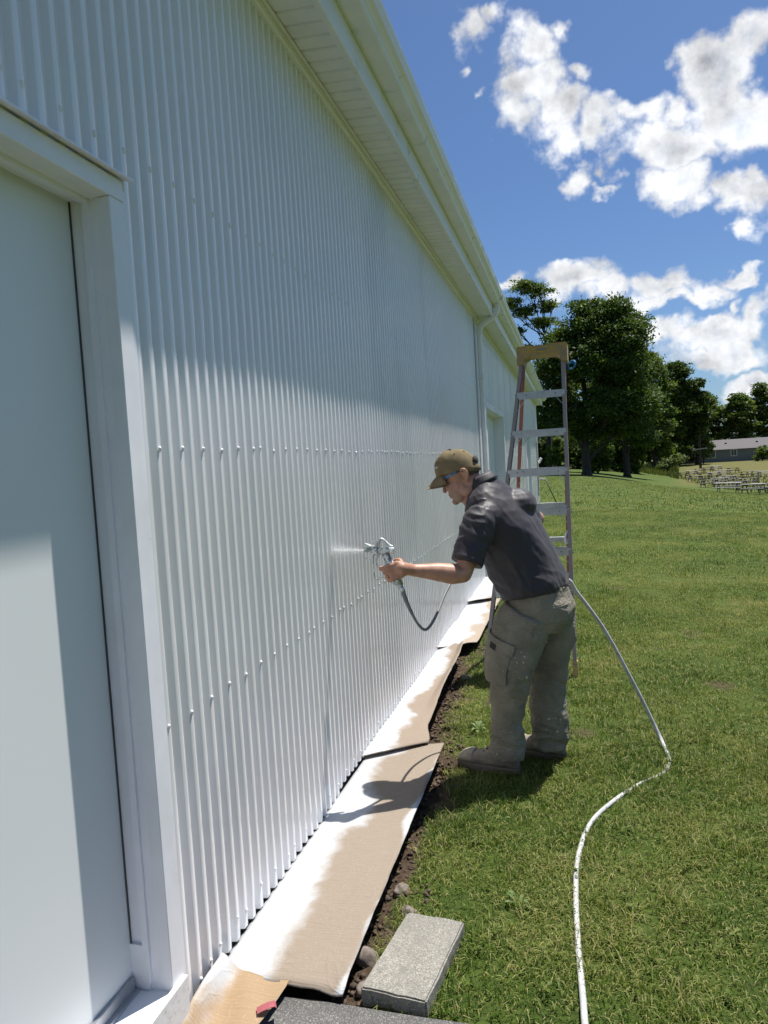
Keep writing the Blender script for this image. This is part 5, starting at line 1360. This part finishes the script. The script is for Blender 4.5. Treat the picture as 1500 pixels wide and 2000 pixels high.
# ---- boots
def boot(toe, heel, name, shaft):
    toe = Vector((*toe, 0)); heel = Vector((*heel, 0)); F = (toe - heel); L = F.length; F.normalize(); S = Vector((-F.y, F.x, 0)); U = Vector((0, 0, 1))
    P = lambda a, s, z: heel + F * (a * L) + S * s + U * z
    B = Shape()
    def rg(a, w, z0, z1): return (P(a, 0, (z0 + z1) / 2), S, U, w, (z1 - z0) / 2)
    B.ring_loft([rg(0.02, .026, .025, .10), rg(0.08, .036, .02, .14), rg(0.2, .040, .02, .165), rg(0.34, .041, .02, .15), rg(0.46, .042, .02, .122), rg(0.58, .046, .02, .098), rg(0.70, .050, .02, .088), rg(0.82, .051, .02, .084), rg(0.92, .044, .02, .072), rg(0.98, .026, .022, .052)], 20, 2.4)
    B.limb([P(0.18, 0, .10), P(0.19, 0, .17), shaft], [0.047, 0.048, 0.05])
    me = B.fuse('boot', 0.005, 4); displace(me, lambda c: 0.0025 * mnoise.noise(c * 30) + 0.003 * mnoise.noise(Vector((c.x * 20, c.y * 20, c.z * 60))))
    o = obj(name, me, 'boot_leather', PM)
    T = Shape(); T.ring_loft([rg(0.72, .0515, .030, .091), rg(0.80, .0535, .028, .0895), rg(0.90, .049, .026, .079), rg(0.97, .034, .026, .060), rg(1.0, .016, .030, .046)], 20, 2.4)
    obj('toe_cap', T.fuse('toe_cap', 0.004, 3), 'toe_dust', o)
    lace = bmesh.new()
    for q in range(4): bar(lace, P(.40 + .055 * q, -.030, .128 - .013 * q), P(.43 + .055 * q, .030, .124 - .013 * q), .005, .005)
    obj('laces', lace, 'thread', o)
    sv, sf = [], []; outl = []
    for k in range(36):
        a = 2 * math.pi * k / 36; q = 0.5 + 0.51 * math.cos(a); wd = 0.045 + 0.012 * smooth01(0.45, 0.8, q); outl.append((q, math.copysign(abs(math.sin(a)) ** 0.62, math.sin(a)) * wd))
    for z in (0.0, 0.006, 0.026, 0.030):
        for q, s in outl: sv.append(P(q, s * (1.0 if z < .03 else .93), z + 0.012 * smooth01(.8, 1.0, q) * (1 if z < .02 else .6)))
    for j in range(3):
        for k in range(36): a = j * 36 + k; b_ = j * 36 + (k + 1) % 36; sf.append((a, b_, b_ + 36, a + 36))
    sf.append(tuple(reversed(range(36)))); sf.append(tuple(3 * 36 + k for k in range(36)))
    obj('sole', mesh_np('sole', sv, sf), 'boot_sole', o)
boot((-0.622, 3.588), (-0.305, 3.50), 'boot', Vector((-0.362, 3.52, 0.20)))
boot((-0.385, 3.80), (-0.085, 3.695), 'boot', Vector((-0.158, 3.715, 0.20)))
# ---- head frame
hp = R(20); hy = R(3)
HF = Vector((-math.cos(hp) * math.cos(hy), math.cos(hp) * math.sin(hy), -math.sin(hp))); HL = Vector((-math.sin(hy), -math.cos(hy), 0)); HU = HF.cross(HL); HU = HU if HU.z > 0 else -HU
HO = Vector((-0.505, 3.58, 1.487)); HM = Matrix((HF, HL, HU)).transposed(); HS = 1.0
def H(a, l, u): return HO + HM @ Vector((a, l, u)) * HS
bd = Shape()
def he(c, r, tilt=0.0):
    bd.ell(H(*c), r, HM @ Matrix.Rotation(tilt, 3, 'Y'))
he((0.030, 0, 0.045), (0.097, 0.076, 0.092)); he((0.055, 0, -0.035), (0.062, 0.060, 0.080)); he((0.030, 0, -0.055), (0.060, 0.062, 0.050))
he((0.062, 0, -0.088), (0.048, 0.046, 0.030)); he((0.103, 0, -0.100), (0.020, 0.024, 0.018)); he((0.110, 0, 0.026), (0.014, 0.050, 0.013))
for s in (-1, 1):
    he((0.090, s * 0.040, -0.022), (0.028, 0.020, 0.022)); he((0.020, s * 0.052, -0.075), (0.034, 0.014, 0.024))
    he((0.113, s * 0.012, -0.033), (0.010, 0.008, 0.008))
bd.limb([H(0.116, 0, 0.012), H(0.128, 0, -0.012), H(0.136, 0, -0.030)], [0.008, 0.010, 0.0115], 12)
he((0.112, 0, -0.052), (0.012, 0.026, 0.009)); he((0.118, 0, -0.059), (0.009, 0.021, 0.0055)); he((0.115, 0, -0.072), (0.010, 0.019, 0.0065)); he((0.100, 0, -0.060), (0.018, 0.032, 0.022))
for s in (-1, 1):   # ears: rim, lobe, inner bowl left open
    rim = [(-0.004, s * .076, -.028), (-0.016, s * .083, -.014), (-0.022, s * .088, .008), (-0.016, s * .090, .028), (0.002, s * .086, .032), (0.010, s * .080, .020)]
    bd.limb([H(*q) for q in rim], [0.0085, 0.007, 0.0065, 0.0065, 0.006, 0.005], 10); he((0.0, s * .078, -.026), (0.010, 0.006, 0.012)); he((-0.006, s * .077, 0.004), (0.014, 0.006, 0.026))
neck0 = H(-0.012, 0, -0.055); bd.limb([H(0.0, 0, -0.02), neck0, Vector((-0.432, 3.59, 1.41)), Vector((-0.40, 3.60, 1.34))], [0.060, 0.056, 0.060, 0.075], 20)
bd.limb([H(0.03, 0, -0.085), Vector((-0.49, 3.585, 1.36))], [0.042, 0.045])
# torso and legs under the clothes, kept slimmer than them
bd.ring_loft(torso_rings(TORSO, -0.035)[:9], 24, 2.1); bd.ring_loft(torso_rings(PEL, -0.035), 24)
bd.limb([Vector(p) for p in LEGL[:-1]], [r - 0.045 for r in RADL[:-1]], 14); bd.limb([Vector(p) for p in LEGR[:-1]], [r - 0.045 for r in RADR[:-1]], 14)
# arms
def arm(S, E, Wp, roll=0.0):
    bd.limb([S, S.lerp(E, .5), S.lerp(E, .9), E], [0.052, 0.050, 0.044, 0.043], 16)
    d = (Wp - E)
    bd.limb([E, E + d * .22 + Vector((0, 0, -.004)), E + d * .5, E + d * .78, Wp], [0.043, 0.049, 0.044, 0.034, 0.0285], 16)
arm(SHL, ELL, WRL); arm(SHR, ELR, WRR)
# gun handle frame
GT, GB = Vector((-0.842, 3.18, 1.150)), Vector((-0.782, 3.18, 1.000))
gh = (GT - GB).normalized(); gf = Vector((-1, 0.05, 0)); gf = (gf - gh * gf.dot(gh)).normalized(); gs = gf.cross(gh); gs = gs if gs.y < 0 else -gs   # up the handle, forward, towards camera
GC = GB.lerp(GT, 0.46)
def G(f_, s_, h_): return GC + gf * f_ + gs * s_ + gh * h_
GM = Matrix((gf, gs, gh)).transposed()
bd.ell(G(-0.030, 0.018, 0.000), (0.036, 0.017, 0.044), GM); bd.ell(G(-0.046, 0.004, -0.004), (0.026, 0.022, 0.038), GM); bd.ell(G(-0.008, 0.026, 0.002), (0.022, 0.012, 0.042), GM)
bd.limb([WRL, WRL.lerp(G(-0.055, 0.010, -0.004), .5), G(-0.045, 0.012, -0.002)], [0.0285, 0.029, 0.033], 16)
fing = ((0.034, 0.046, 0.0095, 1.0), (0.012, 0.036, 0.0098, 1.03), (-0.010, 0.036, 0.0095, 1.0), (-0.031, 0.034, 0.0085, 0.9))
for i, (h_, fo, r_, k_) in enumerate(fing):
    p = [G(-0.018, 0.024, h_ * 0.9), G(0.008, 0.031, h_), G(fo, 0.018 * k_, h_ + 0.001), G(fo + 0.002, -0.008, h_ + (0.004 if i == 0 else -0.002)), G(fo - 0.018, -0.024, h_ - 0.003)]
    bd.limb(p, [r_ * 1.12, r_ * 1.1, r_ * 1.02, r_ * .95, r_ * .85], 12)
    bd.ell(G(0.008, 0.032, h_), (r_ * 1.15,) * 3)
bd.limb([G(-0.050, 0.0, 0.020), G(-0.042, -0.016, 0.036), G(-0.016, -0.026, 0.042), G(0.010, -0.026, 0.040)], [0.015, 0.0125, 0.011, 0.0095], 12)
# far hand closed round the hose
hv = (WRR - ELR).normalized(); hc = WRR + hv * 0.055; ha = Vector((-0.55, -0.10, 0.35)).normalized(); hs_ = hv.cross(ha).normalized()
bd.ell(WRR + hv * 0.045, (0.035, 0.035, 0.03)); bd.limb([WRR, WRR + hv * .045], [.0285, .032])
for i in range(4):
    o_ = ha * (0.028 - 0.019 * i)
    bd.limb([hc + o_ - hs_ * .012, hc + o_ + hv * .028 - hs_ * .022, hc + o_ + hv * .042 - hs_ * 0.0, hc + o_ + hv * .030 + hs_ * .020, hc + o_ + hv * .008 + hs_ * .018], [.010, .0098, .0092, .0088, .008], 10)
bd.limb([hc + ha * .02 - hv * .02 + hs_ * .01, hc + ha * .046 + hs_ * .018, hc + ha * .044 + hv * .028 + hs_ * .010], [.013, .0115, .0095], 10)
bme = bd.fuse('body', 0.0042, 3, 0.45)
# stubble on jaw and lip, as colour of the skin itself
n = len(bme.vertices); co = np.empty(n * 3, np.float32); bme.vertices.foreach_get('co', co); co = co.reshape(-1, 3)
rel = co - np.array(HO); a = rel @ np.array(HF); l = rel @ np.array(HL); u = rel @ np.array(HU)
nn = fbm(a * 90 + 7, u * 90 + l * 60, 3, 2) - .5
sb = smooth01(-0.030, -0.058, u + nn * .02) * smooth01(0.03, 0.065, a + nn * .03) * smooth01(-0.155, -0.12, u)
sb = np.maximum(sb, smooth01(0.006, -0.010, np.abs(u + 0.048)) * smooth01(.10, .115, a))
sb = np.maximum(sb, smooth01(0.036, 0.022, a) * smooth01(0.005, 0.012, a) * smooth01(-.08, -.05, u) * smooth01(0.02, 0.0, u) * 0.7)
at = bme.attributes.new('stubble', 'FLOAT', 'POINT'); at.data.foreach_set('value', sb.astype(np.float32))
body = obj('body', bme, 'skin', PM)
# ring on the third finger
h_ = -0.010; c0 = G(0.020, 0.0265, h_); rv = [c0 + (gs * math.cos(t) + gh * math.sin(t)) * 0.0112 for t in np.linspace(0, 2 * math.pi, 17)]
tube('finger_ring', rv, 0.0022, 'frame_black', PM, 6)
# ---- hair below the cap
hr = Shape(); 
hr.ell(H(0.022, 0, 0.030), (0.099, 0.0805, 0.080), HM)
hme = hr.fuse('hair', 0.004, 2)
bm = bmesh.new(); bm.from_mesh(hme)
dl = []
for v_ in bm.verts:
    q = HM.transposed() @ (v_.co - HO)
    if q.x > 0.016 or q.z > 0.05 or q.z < -0.050 or (q.x > -0.022 and q.z < 0.036): dl.append(v_)
bmesh.ops.delete(bm, geom=dl, context='VERTS'); bm.to_mesh(hme); bm.free(); displace(hme, lambda c: 0.002 * mnoise.noise(c * 160))
obj('hair', hme, 'hair_brown', PM)
# ---- cap
v, f = [], []; seg, lat = 48, 12
for i in range(lat + 1):
    th = (math.pi / 2) * i / lat
    for k in range(seg):
        ph = 2 * math.pi * k / seg; cx, sx = math.cos(ph), math.sin(ph)
        fr_ = max(0, cx)
        rr = math.sin(th) ** 0.80
        z = math.cos(th) ** 0.86
        seam = 1 - 0.012 * max(0, 1 - abs(((ph / (math.pi / 3)) % 1) - 0.5) * 12 + 5) * 0 
        s_ = -0.0018 if min(abs(((ph + math.pi / 6) % (math.pi / 3))), abs(math.pi / 3 - ((ph + math.pi / 6) % (math.pi / 3)))) < 0.07 else 0.0
        a = 0.030 + (0.107 + 0.008 * fr_ + s_) * cx * rr; l = (0.089 + s_) * sx * rr; u = 0.030 + (0.116 + 0.012 * fr_ * (1 - i / lat)) * z + (0.024 if cx > 0 else 0.034) * cx * (i / lat) * rr
        w = 0.0015 * mnoise.noise(Vector((a * 40, l * 40, u * 40))) + (0.003 * mnoise.noise(Vector((a * 25, l * 14, u * 70))) if cx < -.2 else 0)
        v.append(H(a + w, l + w, u + w))
for i in range(lat):
    for k in range(seg): a, b_ = i * seg + k, i * seg + (k + 1) % seg; f.append((a, a + seg, b_ + seg, b_))
f.append(tuple(range(seg))); f.append(tuple(reversed([lat * seg + k for k in range(seg)])))
cap = obj('cap', mesh_np('cap', v, f), 'cap_fabric', PM); shade(cap)
v, f = [], []; nu, nv = 17, 8
for lay in (0, -0.0035):
    for j in range(nv):
        t = j / (nv - 1)
        for i in range(nu):
            q = -1 + 2 * i / (nu - 1); base = 0.030 + 0.112 * math.sqrt(max(0, 1 - (q * 0.80) ** 2)); ext = 0.078 * math.sqrt(max(0.02, 1 - q * q)) 
            a = base - 0.006 + ext * t; l = q * 0.072 * (1 + .06 * t); u = 0.058 - 0.030 * t - 0.026 * (q * q) - 0.012 * t * t + lay
            v.append(H(a, l, u))
n = nu * nv
for j in range(nv - 1):
    for i in range(nu - 1): a = j * nu + i; q = (a, a + 1, a + nu + 1, a + nu); f.append(q); f.append(tuple(reversed([x + n for x in q])))
rim = list(range(nu)) + [j * nu + nu - 1 for j in range(1, nv)] + [(nv - 1) * nu + i for i in range(nu - 2, -1, -1)] + [j * nu for j in range(nv - 2, 0, -1)]
for i in range(len(rim)): a, b_ = rim[i], rim[(i + 1) % len(rim)]; f.append((a, b_, b_ + n, a + n))
o = obj('brim', mesh_np('brim', v, f), 'cap_fabric', cap); shade(o)
bm = bmesh.new(); bmesh.ops.create_icosphere(bm, subdivisions=2, radius=0.007, matrix=Matrix.Translation(H(0.03, 0, 0.150))); obj('button', bm, 'cap_fabric', cap)
# white label on the front panel, dark eyelets, back strap
def on_cap(ph, th, out=0.001):
    cx, sx = math.cos(ph), math.sin(ph); rr = math.sin(th) ** .8; z = math.cos(th) ** .86; i = th / (math.pi / 2); fr_ = max(0, cx)
    return H(0.030 + (0.104 + 0.010 * fr_ + out) * cx * rr, (0.089 + out) * sx * rr, 0.030 + (0.116 + .012 * fr_ * (1 - i)) * z + 0.024 * cx * i * rr)
v = []; f = []
for lay in (0.0022, 0.0004):
    for th in (1.17, 1.26):
        for k in range(6): v.append(on_cap(0.18 + 0.52 * k / 5, th, lay))
for k in range(5): f += [(k, k + 6, k + 7, k + 1), (12 + k, 13 + k, 19 + k, 18 + k), (k, k + 1, k + 13, k + 12), (k + 6, k + 18, k + 19, k + 7)]
f += [(0, 12, 18, 6), (5, 11, 23, 17)]
lab = obj('cap_label', mesh_np('cap_label', v, f), 'patch_white', cap)
v = []; f = []
for th in (1.195, 1.225):
    for k in range(7): v.append(on_cap(0.23 + 0.36 * k / 6, th, 0.0028))
for k in range(6): f.append((k, k + 7, k + 8, k + 1)) if k != 3 else None
obj('label_print', mesh_np('label_print', v, f), 'thread', lab)
bm = bmesh.new()
for ph in (0.75, 1.9, 2.7): bmesh.ops.create_icosphere(bm, subdivisions=1, radius=0.0035, matrix=Matrix.Translation(on_cap(ph, 0.72, 0.0)))
obj('eyelet', bm, 'thread', cap)
bm = bmesh.new(); bmesh.ops.create_icosphere(bm, subdivisions=2, radius=1.0, matrix=Matrix.Translation(H(-0.070, 0, 0.055)) @ HM.to_4x4() @ Matrix.Diagonal((0.012, 0.040, 0.022, 1))); obj('back_strap', bm, 'thread', cap)
# ---- sunglasses
v, f = [], []; nu, nv = 13, 7
fr0 = empty  # (name kept free)
gl = bpy.data.objects.new('sunglasses', mesh_np('sunglasses', *tube_data(spline([H(0.104, -.066, .026), H(.122, -.05, .030), H(.137, -.02, .027), H(.138, 0, .024), H(.137, .02, .027), H(.122, .05, .030), H(.104, .066, .026)], 5), 0.0042, 6))); gl.data.materials.append(MATS['frame_black']); link(gl, PM); shade(gl)
for s in (-1, 1):
    v, f = [], []
    for lay in (0, -0.002):
        for j in range(nv):
            t = j / (nv - 1)
            for i in range(nu):
                q = i / (nu - 1); l = 0.010 + 0.060 * q; ww = math.sin(math.pi * (0.12 + 0.80 * q)) ** .5
                a = 0.138 - 0.036 * q ** 1.8 + lay - 0.006 * t; u = 0.027 - 0.040 * t * ww + 0.002 * q
                v.append(H(a, s * l, u))
    n = nu * nv
    for j in range(nv - 1):
        for i in range(nu - 1): a = j * nu + i; q = (a, a + 1, a + nu + 1, a + nu); f.append(q); f.append(tuple(reversed([x + n for x in q])))
    rim = list(range(nu)) + [j * nu + nu - 1 for j in range(1, nv)] + [(nv - 1) * nu + i for i in range(nu - 2, -1, -1)] + [j * nu for j in range(nv - 2, 0, -1)]
    for i in range(len(rim)): a, b_ = rim[i], rim[(i + 1) % len(rim)]; f.append((a, b_, b_ + n, a + n))
    o = obj('lens', mesh_np('lens', v, f), 'lens', gl); shade(o)
    tube('rim', [H(0.138 - 0.036 * q ** 1.8 - .006, s * (0.010 + .060 * q), 0.027 - 0.040 * math.sin(math.pi * (0.12 + 0.80 * q)) ** .5 + .002 * q) for q in np.linspace(0, 1, 12)], 0.0018, 'frame_black', gl, 6)
    bm = bmesh.new(); pts = [H(.104, s * .0685, .024), H(.085, s * .078, .026), H(.050, s * .0855, .028), H(.012, s * .087, .030)]
    for i in range(3): bar(bm, pts[i], pts[i + 1], 0.003, 0.0095 if i else 0.012, HU)
    o = obj('temple', bm, 'temple_blue', gl)
    bm = bmesh.new(); bar(bm, H(.106, s * .068, .024), H(.088, s * .0775, .026), 0.0045, 0.014, HU); bar(bm, H(.030, s * .0875, .0292), H(.010, s * .088, .030), 0.004, 0.008, HU); obj('hinge', bm, 'frame_black', o)

# ------------------------------------------------------------------ spray gun
m, nt, b = new_mat('gun_metal')
v = pos(nt); n1 = noise_tex(nt, v, 70, 5, 0.65)
c = ramp(nt, n1, [(0.38, (0.30, 0.33, 0.33)), (0.52, (0.55, 0.57, 0.57)), (0.60, (0.78, 0.79, 0.79))])
nt.links.new(c, b.inputs['Base Color']); nt.links.new(map_range(nt, n1, .45, .6, .75, 0.0), b.inputs['Metallic']); b.inputs['Roughness'].default_value = 0.42
add_bump(nt, b, n1, 0.25, 0.002)
simple_mat('hose_grey', (0.22, 0.23, 0.235), 0.6, col2=(0.13, 0.135, 0.14), scale=30, bump=.1)
gun = empty('spray_gun', tuple(GB), 'paint splattered metal airless spray gun held in the mans left hand', 'spray gun')
ax = Vector((-1, 0, 0.0)); Y0 = 3.18
def lathe_x(name, prof, y, z, mat, parent, seg=16):
    v, f = [], []
    for (x, r) in prof:
        for k in range(seg): a = 2 * math.pi * k / seg; v.append((x, y + r * math.cos(a), z + r * math.sin(a)))
    for i in range(len(prof) - 1):
        for k in range(seg): a, b_ = i * seg + k, i * seg + (k + 1) % seg; f.append((a, b_, b_ + seg, a + seg))
    f.append(tuple(range(seg))); f.append(tuple(reversed([(len(prof) - 1) * seg + k for k in range(seg)])))
    return obj(name, mesh_np(name, v, f), mat, parent)
lathe_x('gun_body', [(-0.800, .013), (-0.804, .017), (-0.822, .017), (-0.826, .014), (-0.845, .016), (-0.862, .016), (-0.866, .012), (-0.880, .012)], Y0, 1.168, 'gun_metal', gun)
lathe_x('nozzle_nut', [(-0.879, .016), (-0.882, .019), (-0.898, .019), (-0.902, .013), (-0.914, .008), (-0.920, .005)], Y0, 1.167, 'gun_metal', gun, 8)
bm = bmesh.new()
for s in (-1, 1):
    bar(bm, (-0.895, Y0, 1.167 + s * .018), (-0.938, Y0, 1.167 + s * .034), 0.034, 0.006); bar(bm, (-0.900, Y0 + s * .012, 1.180), (-0.936, Y0 + s * .026, 1.182), 0.005, 0.016)
obj('tip_guard', bm, 'gun_metal', gun)
bm = bmesh.new(); bar(bm, (-0.892, Y0, 1.180), (-0.882, Y0, 1.205), 0.012, 0.010); bar(bm, (-0.905, Y0, 1.204), (-0.868, Y0, 1.212), 0.010, 0.012); obj('tip_handle', bm, 'gun_metal', gun)
hk = tube('hanging_hook', spline([(-0.872, Y0, 1.180), (-0.874, Y0, 1.200), (-0.862, Y0, 1.222), (-0.845, Y0, 1.212), (-0.822, Y0, 1.190), (-0.806, Y0, 1.184)], 4), 0.0065, 'gun_metal', gun, 7)
bm = bmesh.new(); bar(bm, GT + gh * 0.012, GB - gh * 0.004, 0.024, 0.034, gf); bmesh.ops.bevel(bm, geom=bm.edges[:], offset=.007, segments=3, affect='EDGES'); o = obj('handle', bm, 'gun_metal', gun); shade(o)
tube('trigger', spline([(-0.866, Y0, 1.155), (-0.886, Y0, 1.135), (-0.890, Y0, 1.110), (-0.884, Y0, 1.088)], 4), 0.005, 'gun_metal', gun, 7)
tube('trigger_guard', spline([(-0.878, Y0, 1.158), (-0.902, Y0, 1.140), (-0.905, Y0, 1.090), (-0.902, Y0, 1.045), (-0.892, Y0, 1.034), (-0.86, Y0, 1.040), (-0.80, Y0, 1.005)], 5), 0.0032, 'gun_metal', gun, 7)
tube('swivel', [GB + gh * .002, GB - gh * .022, GB - gh * .030], [0.0125, 0.0125, 0.010], 'gun_metal', gun, 10)
# ------------------------------------------------------------------ hose
E_ = GB - gh * 0.028
path = spline([tuple(E_), (-0.757, 3.19, 0.919), (-0.736, 3.22, 0.848), (-0.719, 3.26, 0.795), (-0.701, 3.30, 0.769), (-0.685, 3.36, 0.780), (-0.666, 3.45, 0.823), (-0.647, 3.55, 0.885), (-0.610, 3.68, 0.960), (-0.54, 3.82, 1.03), (-0.44, 3.90, 1.055), (-0.33, 3.925, 1.02), (-0.18, 3.91, 0.96), (-0.043, 3.87, 0.905), (0.0, 3.88, 0.838), (0.135, 3.92, 0.623), (0.281, 3.95, 0.311), (0.364, 3.95, 0.119), (0.403, 3.90, 0.030), (0.415, 3.78, 0.012), (0.405, 3.66, 0.010), (0.35, 3.54, 0.006), (0.25, 3.44, 0.003), (0.13, 3.26, 0.006), (0.02, 3.03, 0.010), (-0.035, 2.76, 0.008), (-0.045, 2.50, 0.010), (-0.040, 2.23, 0.008), (-0.03, 2.03, 0.012), (-0.025, 1.89, 0.026), (-0.02, 1.80, 0.034), (-0.01, 1.2, 0.034), (0.03, 0.4, 0.034)], 10)
m, nt, b = new_mat('hose_white')
v = pos(nt); n1 = noise_tex(nt, v, 40, 4, .6); n2 = noise_tex(nt, v, 160, 3, .6)
sp = nt.nodes.new('ShaderNodeSeparateXYZ'); nt.links.new(v, sp.inputs[0])
c = ramp(nt, n1, [(0.3, (0.33, 0.33, 0.32)), (0.65, (0.52, 0.52, 0.51))])
c = mixc(nt, map_range(nt, n2, .58, .68), c, (0.30, 0.29, 0.27))
nt.links.new(c, b.inputs['Base Color']); b.inputs['Roughness'].default_value = .6
hose = empty('paint_hose', (0.40, 3.90, 0.0), 'long grey and white paint hose looping from the gun across the lawn', 'hose')
cut = 126
tube('whip_hose', path[:cut + 1], [0.0070 if i > 22 else 0.0115 - 0.0045 * i / 22 for i in range(cut + 1)], 'hose_grey', hose, 10)
tube('line_hose', path[cut:], 0.0100, 'hose_white', hose, 10)
# ------------------------------------------------------------------ paint spray: fan of droplets from the tip to the wall
rg = np.random.default_rng(12); n = 36000
t = rg.random(n); x = -0.921 - 0.170 * t; core = rg.random(n) < 0.45
u1 = rg.normal(size=n); u2 = rg.normal(size=n)
sy_ = np.where(core, 0.0015 + 0.010 * t, 0.003 + 0.040 * t ** 1.2); sz_ = np.where(core, 0.0012 + 0.0030 * t, 0.002 + 0.016 * t ** 1.1)
P = np.stack([x, Y0 - 0.012 * t + u1 * sy_, 1.167 + 0.012 * t + u2 * sz_], 1)
base = np.array([(1, 0, 0), (-1, 0, 0), (0, 1, 0), (0, -1, 0), (0, 0, 1), (0, 0, -1)], float)
fc = np.array([(0, 2, 4), (2, 1, 4), (1, 3, 4), (3, 0, 4), (2, 0, 5), (1, 2, 5), (3, 1, 5), (0, 3, 5)])
s = 0.00018 + 0.00028 * rg.random(n)
V = P[:, None, :] + base[None] * s[:, None, None]
F = (np.arange(n)[:, None, None] * 6 + fc[None]).reshape(-1, 3)
simple_mat('paint_drop', (0.85, 0.86, 0.86), 0.4, var=0.02)
tag(obj('paint_spray', mesh_np('paint_spray', V.reshape(-1, 3), F), 'paint_drop'), 'thin white fan of paint mist between gun and wall', 'spray', kind='stuff')
SC.cycles.max_bounces = 6; SC.cycles.diffuse_bounces = 3; SC.cycles.glossy_bounces = 3; SC.cycles.transmission_bounces = 4; SC.cycles.transparent_max_bounces = 4
SC.cycles.caustics_reflective = False; SC.cycles.caustics_refractive = False
